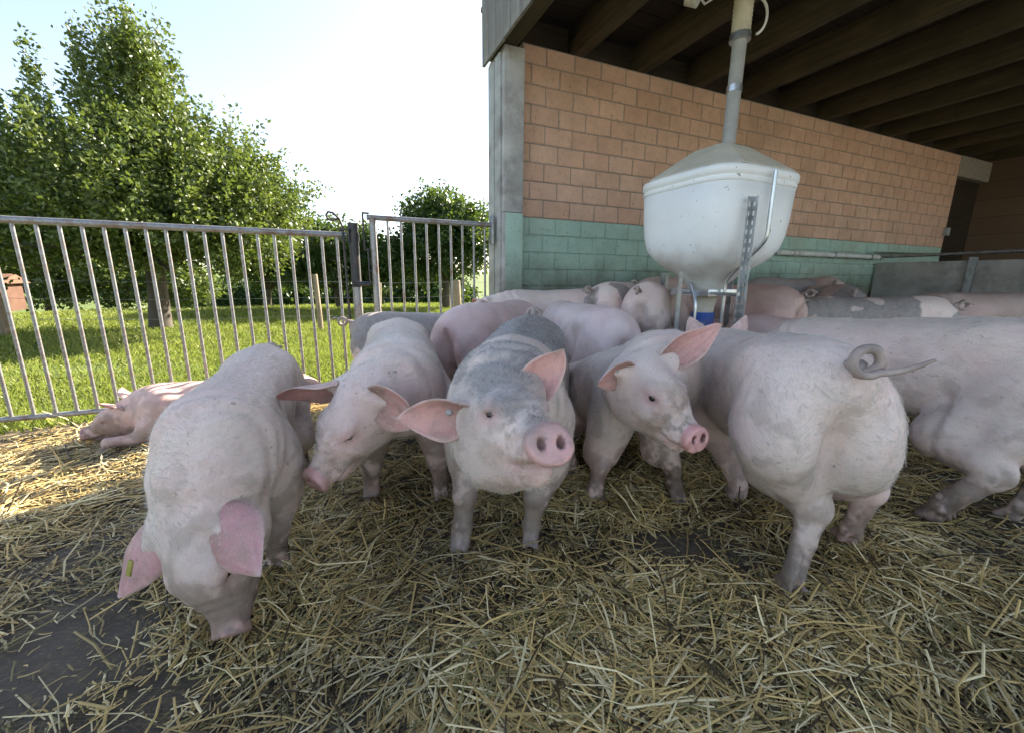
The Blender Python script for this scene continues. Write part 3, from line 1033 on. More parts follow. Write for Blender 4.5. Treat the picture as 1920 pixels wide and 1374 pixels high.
V = np.concatenate([xy, floor_z(xy[:, 0], xy[:, 1])[:, None] - 0.0], 1)
I = np.arange(V.shape[0]).reshape(SX.shape)
F = np.stack([I[:-1, :-1], I[:-1, 1:], I[1:, 1:], I[1:, :-1]], -1).reshape(-1, 4)
tag(link('yard_floor', new_mesh('yard_floor', V, F), M['yard']), kind='structure')

# pale gravel ground added unseen behind the viewer, to bounce fill light onto pigs
t = NT('bounce_yard_gravel')
n1 = t.noise(1.2, 5, 0.6); n2 = t.noise(45, 4, 0.7)
k = t.ramp(n2, [(0.3, (0.36, 0.335, 0.295)), (0.7, (0.58, 0.55, 0.49))])
k = t.mix(t.ramp(n1, [(0.45, 0.0), (0.75, 0.4)]), k, (0.30, 0.26, 0.20))
t.col(k).rough(0.95).bump(n2, 0.6, 0.02)
M['fill_gravel'] = t.m
sx = np.linspace(-13, 12, 60); dy = np.linspace(4.4, 22, 40)
SX, DY = np.meshgrid(sx, dy, indexing='ij')
xy = WP[None] + SX.ravel()[:, None] * WD[None] - DY.ravel()[:, None] * WN[None]
V = np.concatenate([xy, floor_z(xy[:, 0], xy[:, 1])[:, None] + 0.012], 1)
I = np.arange(V.shape[0]).reshape(SX.shape)
F = np.stack([I[:-1, :-1], I[:-1, 1:], I[1:, 1:], I[1:, :-1]], -1).reshape(-1, 4)
tag(link('bounce_yard', new_mesh('bounce_yard', V, F), M['fill_gravel']), kind='structure')

# ------------------------------------------------------------------ barn
def m_block(name, lo, hi, green):
    t = NT(name)
    oi = t.node('ShaderNodeObjectInfo').outputs['Random']
    co = t.coord('Object')
    geo = t.node('ShaderNodeNewGeometry').outputs['Position']
    n = t.noise(7, 5, 0.6, geo); n2 = t.noise(60, 4, 0.7, geo)
    k = t.mix(oi, lo, hi)
    k = t.mix(t.ramp(n, [(0.3, 0.0), (0.75, 0.6)]), k, tuple(x * 0.72 for x in lo))
    k = t.mix(t.ramp(n2, [(0.55, 0.0), (0.75, 0.25)]), k, (0.13, 0.10, 0.07))
    if green:
        sep = t.node('ShaderNodeSeparateXYZ'); t.l(geo, sep.inputs[0])
        zz = t.math('ADD', sep.outputs[2], t.math('MULTIPLY', t.math('SUBTRACT', t.noise(2.6, 5, 0.65, geo), 0.5), 0.75))
        st = t.ramp(t.math('MULTIPLY', zz, 0.5), [(0.36, 1.0), (0.56, 0.0)])
        k = t.mix(t.math('MULTIPLY', st, 0.85), k, (0.115, 0.090, 0.050))
    big = t.noise(1.3, 6, 0.7, geo)
    k = t.mix(t.ramp(big, [(0.48, 0.0), (0.72, 0.45)]), k, (0.36, 0.27, 0.19))
    k = t.mix(t.ramp(t.noise(28, 5, 0.75, geo), [(0.60, 0.0), (0.66, 0.55)]), k, (0.20, 0.15, 0.10))
    t.col(k).rough(0.85)
    t.bump(t.math('ADD', n2, t.math('MULTIPLY', t.noise(160, 3, 0.6, geo), 0.5)), 0.7, 0.008)
    return t.m


M['block_warm'] = m_block('block_terracotta', (0.66, 0.405, 0.285), (0.75, 0.49, 0.360), False)
M['block_green'] = m_block('block_green_paint', (0.42, 0.58, 0.48), (0.44, 0.60, 0.50), True)
M['mortar'] = m_plain('mortar', (0.30, 0.265, 0.22), 0.95, var=0.2, scale=20, bump=0.4)
M['mortar_green'] = m_block('mortar_green_paint', (0.36, 0.50, 0.41), (0.365, 0.505, 0.415), True)
M['concrete'] = m_plain('post_concrete', (0.40, 0.39, 0.37), 0.9, var=0.22, scale=6, bump=0.5, dirt=(0.17, 0.15, 0.125), dirt_amt=0.75)
M['concrete_dark'] = m_plain('dark_concrete', (0.33, 0.31, 0.28), 0.9, var=0.3, scale=3, bump=0.3, dirt=(0.09, 0.075, 0.06), dirt_amt=0.7)


def m_wood(name, a, b, axis=2, sc=1.0):
    t = NT(name)
    s = [26.0 * sc] * 3; s[axis] = 1.6 * sc
    oi = t.node('ShaderNodeObjectInfo')
    c = t.coord('Object'); v = t.node('ShaderNodeVectorMath', operation='ADD'); t.l(c, v.inputs[0]); t.l(oi.outputs['Location'], v.inputs[1])
    mp = t.node('ShaderNodeMapping'); mp.inputs['Scale'].default_value = s; t.l(v.outputs[0], mp.inputs[0])
    n = t.noise(1.0, 6, 0.65, mp.outputs[0], 0.4); n2 = t.noise(2.5, 4, 0.6, c)
    k = t.ramp(n, [(0.3, a), (0.7, b)])
    k = t.mix(t.ramp(n2, [(0.4, 0.0), (0.75, 0.55)]), k, tuple(x * 0.5 for x in a))
    k = t.mix(t.math('MULTIPLY', oi.outputs['Random'], 0.35), k, tuple(x * 0.55 for x in b))
    t.col(k).rough(0.85).bump(n, 0.5, 0.006)
    return t.m


M['weathered'] = m_wood('weathered_board', (0.17, 0.155, 0.145), (0.34, 0.32, 0.30), 2)
M['beam'] = m_wood('beam_wood', (0.052, 0.040, 0.020), (0.11, 0.085, 0.042), 1)
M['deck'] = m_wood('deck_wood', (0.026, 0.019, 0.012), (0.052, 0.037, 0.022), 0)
M['postwood'] = m_wood('fence_post_wood', (0.24, 0.18, 0.12), (0.42, 0.33, 0.23), 2)

barn = empty('barn', wl(0), WA)
tag(barn, 'open fronted barn with terracotta and green block wall, grey corner post and timber ceiling', 'barn')
D_ROOF = 4.6
WLEN = 7.46
ROW = 0.1535; BW = 0.2805; JT = 0.009; Z_TOP = 2.815; Z_GREEN = 1.436
m = MB(); m.box((-0.03, 0.009, Z_GREEN), (WLEN, 0.20, Z_TOP)); wall = m.build('wall', M['mortar'], barn)
m = MB(); m.box((-0.03, 0.009, -0.15), (WLEN, 0.20, Z_GREEN)); m.build('painted_joints', M['mortar_green'], wall)


def block_mesh(w, h, name, seed):
    g = np.random.default_rng(seed)
    bm = bmesh.new(); bmesh.ops.create_cube(bm, size=1.0)
    for v in bm.verts:
        v.co = Vector((v.co.x * w, v.co.y * 0.05, v.co.z * h)) + Vector(g.normal(0, 0.0009, 3))
    ed = [e for e in bm.edges if all(v.co.y < 0 for v in e.verts)]
    bmesh.ops.bevel(bm, geom=ed, offset=0.006, segments=1, affect='EDGES')
    me = bpy.data.meshes.new(name); bm.to_mesh(me); bm.free()
    return me


rows = []
z = 2.669
while z > -0.1:
    rows.append((z - ROW, z)); z -= ROW
rows = [(2.669, Z_TOP - 0.004)] + rows
blocks = []
for ri, (z0, z1) in enumerate(rows):
    off = 0.193 if ri % 2 == 0 else 0.331          # alternate courses shift by half a block
    x = off - BW * 2
    while x < WLEN:
        a, b = max(x, -0.028), min(x + BW, WLEN - 0.001)
        if b - a > 0.03:
            blocks.append((a, b, z0, z1))
        x += BW
# the 300 largest seen are parts of their own
def _score(bk):
    a, b, z0, z1 = bk
    p = wl((a + b) / 2); dist = math.hypot(p[0], p[1])
    return (b - a) / dist ** 2 + (10 if z0 > 0.55 else 0)
blocks.sort(key=_score, reverse=True)
cache = {}
brg = np.random.default_rng(5)
for (a, b, z0, z1) in blocks[:300]:
    green = (z0 + z1) / 2 < Z_GREEN
    key = (round(b - a, 3), round(z1 - z0, 3), green, int(brg.integers(0, 3)))
    if key not in cache:
        me = block_mesh(b - a - JT, z1 - z0 - JT, 'block', len(cache)); me.materials.append(M['block_green' if green else 'block_warm']); cache[key] = me
    o = link('block', cache[key], None, wall)
    o.location = ((a + b) / 2, 0.025 + brg.normal(0, 0.0010), (z0 + z1) / 2)
for green in (False, True):
    m = MB()
    for (a, b, z0, z1) in blocks[300:]:
        if ((z0 + z1) / 2 < Z_GREEN) == green:
            h = JT / 2; m.box((a + h, 0.001, z0 + h), (b - h, 0.05, z1 - h))
    if m.v:
        o = m.build('block_course', M['block_green' if green else 'block_warm'], wall, 0.0); o['kind'] = 'stuff'

# corner post: front face in the yard, side face to the left
PF = -0.13; PX0, PX1, PB = -0.251, -0.070, 0.226
m = MB(); m.box((PX0, PF, 1.45), (PX1, PB, 2.70)); post = m.build('corner_post', M['concrete'], barn, 0.012)
m = MB(); m.box((PX0, PF + 0.012, -0.2), (PX1, PB, 1.45)); m.build('post_foot', M['concrete'], post, 0.010)
m = MB(); m.box((PX0 + 0.02, PF, -0.2), (PX1, PF + 0.012, 1.4485)); m.build('painted_face', M['block_green'], post, 0.004)
m = MB(); m.box((PX0 - 0.022, PF + 0.05, -0.1), (PX0, PF + 0.16, 2.66)); m.build('guide_board', M['concrete'], post, 0.006)
m = MB(); m.box((PX0 - 0.018, PF + 0.19, -0.1), (PX0, PB - 0.03, 2.66)); m.build('guide_board', M['concrete'], post, 0.006)

# gable boarding, edge beam, rafters, deck, roof
GX = PX0 - 0.045
y = 0.235
gi = np.random.default_rng(3)
while y > -D_ROOF:
    w = 0.145 + 0.03 * gi.random()
    m = MB(); m.box((-0.012, -w / 2 + 0.003, -0.5), (0.012, w / 2 - 0.003, 0.5))
    o = m.build('gable_board', M['weathered'], barn, 0.003)
    zb = 2.665 + 0.01 * gi.random() - 0.0
    o.location = (GX - 0.004 + 0.004 * gi.random(), y - w / 2, zb + 0.5)
    y -= w
m = MB(); m.box((GX + 0.02, -D_ROOF, 2.705), (GX + 0.16, 0.2, 2.95)); m.build('edge_beam', M['beam'], barn, 0.008)
bx = [0.51 + 0.705 * i for i in range(12)]
bme = None
for x in bx:
    if bme is None:
        m = MB(); m.box((-0.055, -D_ROOF, 0), (0.055, 0.19, 0.24)); o = m.build('beam', M['beam'], barn, 0.008); bme = o.data
    else:
        o = link('beam', bme, None, barn)
    o.location = (x, 0, 2.815)
nb = 26; wdt = (D_ROOF + 0.2) / nb
dme = None
for i in range(nb):
    if dme is None:
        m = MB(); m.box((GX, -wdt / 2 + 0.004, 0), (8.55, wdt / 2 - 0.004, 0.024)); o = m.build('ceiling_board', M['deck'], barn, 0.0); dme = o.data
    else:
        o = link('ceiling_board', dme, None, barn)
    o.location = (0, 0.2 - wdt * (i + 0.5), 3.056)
M['roofing'] = m_plain('roofing', (0.14, 0.10, 0.085), 0.8)
m = MB(); m.box((GX - 0.012, -D_ROOF - 0.10, 3.085), (8.7, 0.26, 3.12)); m.build('roof', M['roofing'], barn)
m = MB(); m.box((PX1 + 0.002, 0.10, 2.817), (8.55, 0.19, 3.05)); m.build('wall_plate', M['deck'], barn)
# far end: doorway and end wall
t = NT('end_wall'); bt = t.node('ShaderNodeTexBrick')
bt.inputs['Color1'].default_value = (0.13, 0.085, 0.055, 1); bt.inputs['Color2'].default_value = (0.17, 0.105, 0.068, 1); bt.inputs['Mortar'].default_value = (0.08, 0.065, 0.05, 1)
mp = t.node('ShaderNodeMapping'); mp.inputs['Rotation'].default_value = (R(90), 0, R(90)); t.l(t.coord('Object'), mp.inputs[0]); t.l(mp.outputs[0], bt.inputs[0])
bt.inputs['Scale'].default_value = 1.0; bt.inputs['Brick Width'].default_value = 0.28; bt.inputs['Row Height'].default_value = 0.153; bt.inputs['Mortar Size'].default_value = 0.006
t.col(bt.outputs[0]).rough(0.9); M['endwall'] = t.m
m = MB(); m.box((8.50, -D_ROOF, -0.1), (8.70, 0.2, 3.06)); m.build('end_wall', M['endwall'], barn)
m = MB(); m.box((WLEN + 0.002, 0.0, 2.52), (8.50, 0.2, Z_TOP)); m.build('lintel', M['mortar'], barn)
m = MB(); m.box((WLEN + 0.01, 0.10, -0.1), (8.49, 0.14, 2.52)); m.build('dark_opening', M['deck'], barn)  # dark panel in place of the open doorway's shade
m = MB(); m.box((7.38, -0.06, 1.62), (7.46, 0.0, 1.74)); m.build('switch_box', m_plain('switch_grey', (0.3, 0.3, 0.3), 0.5), barn, 0.008)

# pen divider in the barn with a pipe rail on top, and the white tube along the wall
M['galv'] = m_plain('galvanised', (0.36, 0.37, 0.38), 0.42, 0.85, 0.25, 14, 0.1, 0.5, dirt=(0.12, 0.08, 0.05), dirt_amt=0.7)
M['steel'] = m_plain('stainless', (0.55, 0.56, 0.57), 0.28, 0.9, 0.12, 9, 0.0, 0.5, dirt=(0.22, 0.19, 0.15), dirt_amt=0.4)
M['white_pvc'] = m_plain('white_pvc', (0.68, 0.67, 0.62), 0.45, 0, 0.1, 7, dirt=(0.25, 0.2, 0.14), dirt_amt=0.5)
pd = empty('pen_divider', wl(5.62, -0.02), WA)
tag(pd, 'grey concrete pen divider with a pipe rail on top, deep inside the barn', 'pen divider')
for i in range(3):
    m = MB(); m.box((0.0, -1.02 * (i + 1) + 0.015, 0.05), (0.07, -1.02 * i - 0.015, 1.16)); m.build('panel', M['concrete_dark'], pd, 0.006)
    m = MB(); m.box((-0.03, -1.02 * (i + 1) - 0.03, 0.05), (0.0, -1.02 * (i + 1) + 0.04, 1.20)); m.build('bracket', M['galv'], pd)
m = MB(); m.tube([(0.035, -0.0, 1.24), (0.035, -3.1, 1.28)], 0.020, 10); m.build('rail', M['galv'], pd)
tr = empty('wall_tube', wl(3.42, -0.07, 1.235), WA)
tag(tr, 'white feed tube running along the green wall behind the hopper', 'tube')
m = MB(); m.tube([(0, 0, 0), (2.15, 0, 0.0)], 0.030, 12); tb = m.build('tube', M['white_pvc'], tr)
for x in (0.25, 1.1, 1.95):
    m = MB(); m.box((x - 0.012, -0.034, -0.036), (x + 0.012, 0.068, 0.036)); m.build('clip', M['galv'], tr, 0.003)
m = MB(); m.tube([(2.15, 0, 0), (2.19, 0, 0)], 0.036, 12); m.build('end_cap', M['galv'], tr)
m = MB(); m.tube([(2.0, -0.02, 0.06), (4.4, -0.02, 0.10)], 0.012, 8); m.build('water_pipe', M['galv'], tr)

# ------------------------------------------------------------------ fence and gate
def rod(parent, name, P, r, mat, n=8):
    m = MB(); m.tube(P, r, n); return m.build(name, mat, parent)


t = NT('fence_galvanised')
geo = t.coord('Object')
n1 = t.noise(9, 5, 0.65, geo); n2 = t.noise(70, 4, 0.7, geo)
k = t.ramp(n2, [(0.3, (0.22, 0.22, 0.22)), (0.7, (0.38, 0.375, 0.37))])
k = t.mix(t.ramp(n1, [(0.48, 0.0), (0.66, 0.75)]), k, (0.19, 0.11, 0.065))
t.col(k); t.rough(0.42); t.b.inputs['Metallic'].default_value = 0.5; M['fence'] = t.m
M['iron'] = m_plain('dark_iron', (0.035, 0.034, 0.035), 0.5, 0.0, 0.3, 20, 0.1, 0.5, dirt=(0.16, 0.09, 0.05), dirt_amt=0.5)

fence = empty('bar_fence', wl(-1.56), WA)
tag(fence, 'long rusty galvanised bar fence panel on the left in front of the meadow', 'fence')
rod(fence, 'top_rail', [(0.055, 0, 1.212), (-3.2, 0, 1.212)], 0.0225, M['fence'], 12)
rod(fence, 'bottom_rail', [(0.03, 0, 0.005), (-3.2, 0, 0.005)], 0.018, M['fence'], 12)
bar = None
for i in range(30):
    if bar is None:
        o = rod(fence, 'bar', [(0, 0, 0.01), (0, 0, 0.6), (0, 0, 1.20)], 0.0105, M['fence'], 10); bar = o.data
    else:
        o = link('bar', bar, None, fence)
    o.location = (-0.017 - 0.1045 * i, 0.0, 0)
for x in (-0.02, -1.0, -2.22, -3.1):
    rod(fence, 'leg', [(x, 0, -0.14), (x, 0, 0.0)], 0.011, M['fence'])
# spring bolt
rod(fence, 'latch_rod', [(0.035, -0.03, 0.33), (0.034, -0.03, 0.8), (0.03, -0.03, 1.27), (0.012, -0.03, 1.325), (-0.03, -0.03, 1.365), (-0.062, -0.03, 1.370), (-0.078, -0.03, 1.345), (-0.066, -0.03, 1.318), (-0.035, -0.03, 1.310), (0.0, -0.03, 1.325)], 0.0085, M['iron'])
m = MB(); m.box((0.0, -0.045, 1.165), (0.065, -0.015, 1.177)); m.box((0.0, -0.045, 1.245), (0.075, -0.015, 1.257)); m.box((0.065, -0.043, 1.16), (0.075, -0.017, 1.257)); m.build('latch_bracket', M['iron'], fence, 0.002)

lp = empty('hinge_post', wl(-1.455), WA)
tag(lp, 'dark round steel post between the bar fence and the gate', 'post')
m = MB(); m.tube([(0, 0, -0.2), (0, 0, 0.78), (0, 0, 1.30)], 0.034, 16); m.build('pole', M['fence'], lp)
m = MB(); m.tube([(0, 0, 0.82), (0, 0, 1.302)], 0.0365, 16); m.build('sleeve', M['iron'], lp)
m = MB(); m.tube([(0, 0, 1.17), (0, 0, 1.23)], 0.042, 16); m.build('collar', M['iron'], lp)
m = MB(); m.tube([(-0.03, -0.035, 0.845), (0.095, -0.035, 0.845)], 0.02, 10); m.build('hinge_pin', M['iron'], lp)

gate = empty('yard_gate', wl(-1.33), WA)
tag(gate, 'short grey bar gate hung between the dark post and the barn corner', 'gate')
rod(gate, 'top_rail', [(-0.02, 0, 1.352), (1.035, 0, 1.352)], 0.021, M['fence'], 12)
rod(gate, 'bottom_rail', [(0.0, 0, 0.10), (1.02, 0, 0.10)], 0.017, M['fence'], 12)
rod(gate, 'stile', [(0.022, 0, 0.05), (0.022, 0, 1.34)], 0.026, M['fence'], 12)
for i in range(9):
    o = rod(gate, 'bar', [(0.135 + 0.1023 * i, 0, 0.105), (0.135 + 0.1023 * i, 0, 1.345)], 0.0098, M['fence'], 8)
m = MB(); m.box((-0.055, -0.012, 1.10), (-0.042, 0.012, 1.385)); m.box((-0.055, -0.012, 1.376), (0.0, 0.012, 1.388)); m.box((-0.042, -0.012, 1.10), (0.0, 0.012, 1.115)); m.build('lift_loop', M['iron'], gate, 0.002)
m = MB(); m.box((-0.030, -0.010, 0.84), (-0.019, 0.010, 1.10)); m.box((-0.019, -0.010, 0.94), (0.0, 0.010, 0.952)); m.box((-0.019, -0.010, 1.03), (0.0, 0.010, 1.042)); m.build('hinge_strap', M['iron'], gate, 0.002)
m = MB(); m.box((1.005, -0.03, 1.19), (1.03, 0.03, 1.43)); m.build('catch_plate', M['galv'], gate, 0.002)

# ------------------------------------------------------------------ feed hopper
FZ = 0.10
fx, fy = 1.392, 3.0
feed = empty('feed_hopper', (fx, fy, FZ), R(25))
tag(feed, 'large white plastic feed hopper on a metal stand among the pigs', 'feed hopper')
t = NT('white_polyethylene')
co = t.coord('Object')
n1 = t.noise(3.0, 5, 0.65, co); n2 = t.noise(34, 3, 0.5, co); n3 = t.noise(6, 4, 0.6, co)
k = t.ramp(n1, [(0.35, (0.80, 0.79, 0.76)), (0.65, (0.88, 0.875, 0.855))])
k = t.mix(t.ramp(n2, [(0.70, 0.0), (0.74, 0.75)]), k, (0.20, 0.165, 0.12))
sep = t.node('ShaderNodeSeparateXYZ'); t.l(co, sep.inputs[0])
k = t.mix(t.ramp(t.math('ADD', sep.outputs[2], t.math('MULTIPLY', t.math('SUBTRACT', n3, 0.5), 0.4)), [(0.78, 0.6), (0.98, 0.0)]), k, (0.42, 0.35, 0.25))
t.col(k).rough(t.ramp(n1, [(0.3, 0.32), (0.7, 0.55)])); t.b.inputs['Specular IOR Level'].default_value = 0.45
M['poly'] = t.m
M['poly_lid'] = m_plain('dusty_lid', (0.60, 0.54, 0.43), 0.7, 0, 0.12, 6, 0.08)
M['blue'] = m_plain('blue_plastic', (0.045, 0.10, 0.36), 0.4, 0, 0.2, 8, dirt=(0.16, 0.14, 0.12), dirt_amt=0.95)
M['yellow'] = m_plain('yellow_plastic', (0.75, 0.50, 0.03), 0.4)


def squircle_loft(secs, n=64):
    V = []; F = []
    for (z, r, e) in secs:
        z = hz(z)
        for k in range(n):
            a = 2 * math.pi * k / n
            c, s = math.cos(a), math.sin(a)
            q = (abs(c) ** e + abs(s) ** e) ** (-1.0 / e)
            V.append((r * q * c, r * q * s, z))
    for i in range(len(secs) - 1):
        for k in range(n):
            F.append((i * n + k, i * n + (k + 1) % n, (i + 1) * n + (k + 1) % n, (i + 1) * n + k))
    return V, F


hw = 0.382
hz = lambda z: 0.726 + 0.775 * (z - 0.735)      # heights of the tank above the floor
m = MB()
S = [(0.735, 0.105, 2.1), (0.79, 0.134, 2.1), (0.88, 0.205, 2.2), (0.96, 0.296, 2.5), (1.03, 0.342, 3.0), (1.10, 0.364, 3.6), (1.20, 0.374, 4.1), (1.35, 0.380, 4.5), (1.60, 0.386, 4.7), (1.605, 0.37, 4.7)]
V, F = squircle_loft(S, 72); m.add(V, F, True); m.build('tank', M['poly'], feed)
m = MB()
S = [(1.565, hw * 0.972, 4.9), (1.568, hw * 1.010, 4.9), (1.60, hw * 1.018, 4.9), (1.606, hw * 1.004, 4.9), (1.614, hw * 1.004, 4.9), (1.622, hw * 1.03, 4.9), (1.668, hw * 1.032, 4.9), (1.684, hw * 1.015, 4.9), (1.69, hw * 0.99, 4.9)]
V, F = squircle_loft(S, 72); m.add(V, F, True); lid = m.build('lid_rim', M['poly'], feed)
m = MB()
def octo(z, r, c):
    q = r - c
    return [(r, -q, z), (r, q, z), (q, r, z), (-q, r, z), (-r, q, z), (-r, -q, z), (-q, -r, z), (q, -r, z)]
V = octo(hz(1.690), hw * 0.985, 0.13) + octo(hz(1.705), hw * 0.965, 0.13) + octo(hz(1.93), hw * 0.36, 0.045) + [(0, 0, hz(1.985))]
F = [(r * 8 + i, r * 8 + (i + 1) % 8, r * 8 + 8 + (i + 1) % 8, r * 8 + 8 + i) for r in range(2) for i in range(8)] + [(16 + i, 16 + (i + 1) % 8, 24) for i in range(8)]
m.add(V, F, False); m.build('lid', M['poly_lid'], feed)
m = MB(); m.box((-0.16, -0.16, 0.728), (0.16, 0.16, 0.736)); m.box((-0.165, -0.165, 0.69), (0.165, -0.158, 0.736)); m.box((-0.165, -0.158, 0.69), (-0.158, 0.165, 0.736)); m.box((0.158, -0.158, 0.69), (0.165, 0.165, 0.736)); m.box((-0.158, 0.158, 0.69), (0.158, 0.165, 0.736)); m.build('collar_plate', M['steel'], feed, 0.002)
m = MB(); m.tube([(0, 0, 0.726), (0, 0, 0.66), (0, 0, 0.61), (0, 0, 0.55)], [0.115, 0.085, 0.070, 0.066], 24); m.build('funnel', M['poly_lid'], feed)
m = MB(); m.tube([(0, 0, 0.345), (0, 0, 0.572)], 0.078, 24); tb = m.build('down_tube', M['blue'], feed, 0.0)
m = MB(); m.tube([(0, 0, 0.448), (0, 0, 0.462)], 0.083, 24); m.build('ring', M['blue'], tb)
m = MB(); m.tube([(0, 0, 0.30), (0, 0, 0.345)], 0.072, 24); m.build('yellow_ring', M['yellow'], feed)
m = MB(); m.tube([(0, 0, 0.14), (0, 0, 0.30)], 0.062, 20); m.build('outlet', M['steel'], feed)
m = MB(); m.tube([(0, 0, 0.0), (0, 0, 0.03), (0, 0, 0.13)], [0.30, 0.33, 0.36], 28); m.build('trough', M['steel'], feed)


def angle_leg(p, d1, d2, z0, z1, slots):
    """perforated angle iron: two flanges, the first with real slots"""
    d1 = Vector(d1); d2 = Vector(d2); p = Vector(p)
    w = 0.040; th = 0.004; m = MB()
    def slab(d, o, u0, u1, a, b):
        nrm = d.cross(Vector((0, 0, 1)))
        V = []
        for zz in (a, b):
            for u, t_ in ((u0, 0), (u1, 0), (u1, th), (u0, th)):
                q = p + d * u + o * t_; V.append((q.x, q.y, zz))
        m.add(V, [(0, 3, 2, 1), (4, 5, 6, 7), (0, 1, 5, 4), (1, 2, 6, 5), (2, 3, 7, 6), (3, 0, 4, 7)])
    for d, o in ((d1, d2), (d2, d1)):
        if slots:
            slab(d, o, th, 0.014, z0, z1); slab(d, o, 0.026, w, z0, z1)
            zz = z0
            while zz < z1 - 0.02:
                slab(d, o, 0.014, 0.026, zz, min(zz + 0.026, z1)); zz += 0.052
        else:
            slab(d, o, th, w, z0, z1)
    return m.build('stand_leg', M['galv'], feed)


angle_leg((-0.175, -0.408, 0), (-1, 0, 0), (0, -1, 0), -0.05, 1.28, True)
angle_leg((-0.335, -0.10, 0), (0, 1, 0), (-1, 0, 0), -0.05, 0.85, False)
angle_leg((-0.04, 0.36, 0), (1, 0, 0), (0, 1, 0), -0.05, 0.85, False)
angle_leg((0.335, 0.08, 0), (0, -1, 0), (1, 0, 0), -0.05, 0.85, False)
for a, b in (((-0.195, -0.41), (-0.12, -0.165)), ((-0.34, -0.08), (-0.165, 0.0)), ((0, 0.36), (0, 0.165)), ((0.335, 0.06), (0.165, 0.0))):
    rod(feed, 'brace', [(a[0], a[1], 0.712), (b[0], b[1], 0.712)], 0.010, M['steel'])


def bent(P, r, name):
    # round the corners of a bent rod
    Q = []
    P = [Vector(p) for p in P]
    for i, p in enumerate(P):
        if 0 < i < len(P) - 1:
            a = (P[i - 1] - p).normalized() * 0.05; b = (P[i + 1] - p).normalized() * 0.05
            for tt in (0, 0.25, 0.5, 0.75, 1): Q.append((p + a) * (1 - tt) ** 2 + p * 2 * tt * (1 - tt) + (p + b) * tt * tt)
        else: Q.append(p)
    m = MB(); m.tube(Q, r, 10); m.build(name, M['steel'], feed)


bent([(-0.02, -0.422, 1.44), (-0.02, -0.422, 1.04), (-0.04, -0.19, 0.80), (-0.04, -0.185, 0.10)], 0.0115, 'guard_rod')
bent([(0.0, 0.43, 1.50), (0.0, 0.43, 1.06), (-0.14, 0.02, 0.80), (-0.185, -0.09, 0.66), (-0.185, -0.09, 0.10)], 0.0115, 'guard_rod')
m = MB(); m.box((-0.21, -0.406, 0.36), (-0.18, -0.17, 0.40)); m.build('bracket', M['steel'], feed, 0.003)

# drop pipe from the ceiling
pp = empty('feed_pipe', (1.452, 3.02, 2.0))
tag(pp, 'grey feed pipe with ribbed sleeve dropping from the ceiling onto the hopper lid', 'pipe')
z0 = -0.285
M['pvc_grey'] = m_plain('grey_pipe', (0.34, 0.335, 0.32), 0.5, 0, 0.15, 9, dirt=(0.2, 0.17, 0.13), dirt_amt=0.4)
M['cream'] = m_plain('cream_hose', (0.55, 0.50, 0.38), 0.6, 0, 0.12, 9, dirt=(0.25, 0.2, 0.13), dirt_amt=0.5)
m = MB(); m.tube([(0, 0, z0), (0, 0, 0.1), (0, 0, 0.42)], 0.043, 20); m.build('pipe', M['pvc_grey'], pp)
m = MB(); m.tube([(0, 0, 0.11), (0, 0, 0.15)], 0.048, 20); m.build('clamp', M['steel'], pp)
zz = 0.42; P = []; rr = []
while zz < 0.83:
    P += [(0, 0, zz), (0, 0, zz + 0.012)]; rr += [0.059, 0.054]; zz += 0.024
m = MB(); m.tube(P, rr, 20); m.build('ribbed_sleeve', M['cream'], pp)
m = MB(); m.tube([(0, 0, 0.405), (0, 0, 0.445)], 0.064, 20); m.build('clamp', M['steel'], pp)
m = MB(); m.tube([(0.06 + 0.07 * math.sin(a), -0.05, 0.52 + 0.10 * math.cos(a)) for a in np.linspace(0.2, 2.9, 16)], 0.008, 8); m.build('cable_loop', M['white_pvc'], pp)
m = MB(); m.tube([(0.055, -0.05, 0.635), (0.09, -0.05, 0.66)], 0.016, 10); m.build('red_plug', m_plain('red_plastic', (0.5, 0.06, 0.04), 0.4), pp)
# little lamp fitting under the ceiling
lx, ly = 1.236, 3.30
lm = empty('ceiling_fitting', (lx, ly, 2.82)); tag(lm, 'small white round fitting under the ceiling left of the feed pipe', 'ceiling fitting')
m = MB(); m.tube([(-0.03, 0, 0.02), (-0.03, 0, -0.02), (0.02, -0.03, -0.05)], [0.03, 0.045, 0.04], 16); m.build('housing', M['white_pvc'], lm)
m = MB(); m.tube([(0.03, 0, 0.0), (0.08, 0.0, -0.05), (0.13, 0.0, -0.02), (0.15, 0, 0.05)], 0.008, 8); m.build('cable', M['white_pvc'], lm)
m = MB(); m.box((-0.05, -0.05, 0.01), (0.16, 0.05, 0.235)); m.build('mount', M['deck'], lm)
# ------------------------------------------------------------------ trees
def m_leaf(name, a, b, tr=0.35):
    t = NT(name)
    v = t.attr('shade')
    k = t.mix(v, a, b)
    t.col(k).rough(0.42)
    t.b.inputs['Specular IOR Level'].default_value = 0.45
    tl = t.node('ShaderNodeBsdfTranslucent'); t.l(t.mix(0.5, k, (0.16, 0.22, 0.02)), tl.inputs[0])
    mx = t.node('ShaderNodeMixShader'); mx.inputs[0].default_value = tr
    t.l(t.b.outputs[0], mx.inputs[1]); t.l(tl.outputs[0], mx.inputs[2]); t.l(mx.outputs[0], t.n['Material Output'].inputs[0])
    return t.m


M['leaf'] = m_leaf('leaf', (0.034, 0.066, 0.013), (0.20, 0.235, 0.055))
M['leaf_dark'] = m_leaf('leaf_dark', (0.025, 0.058, 0.014), (0.070, 0.115, 0.026))
M['bark'] = m_wood('bark', (0.060, 0.048, 0.036), (0.14, 0.115, 0.09), 2, 0.6)


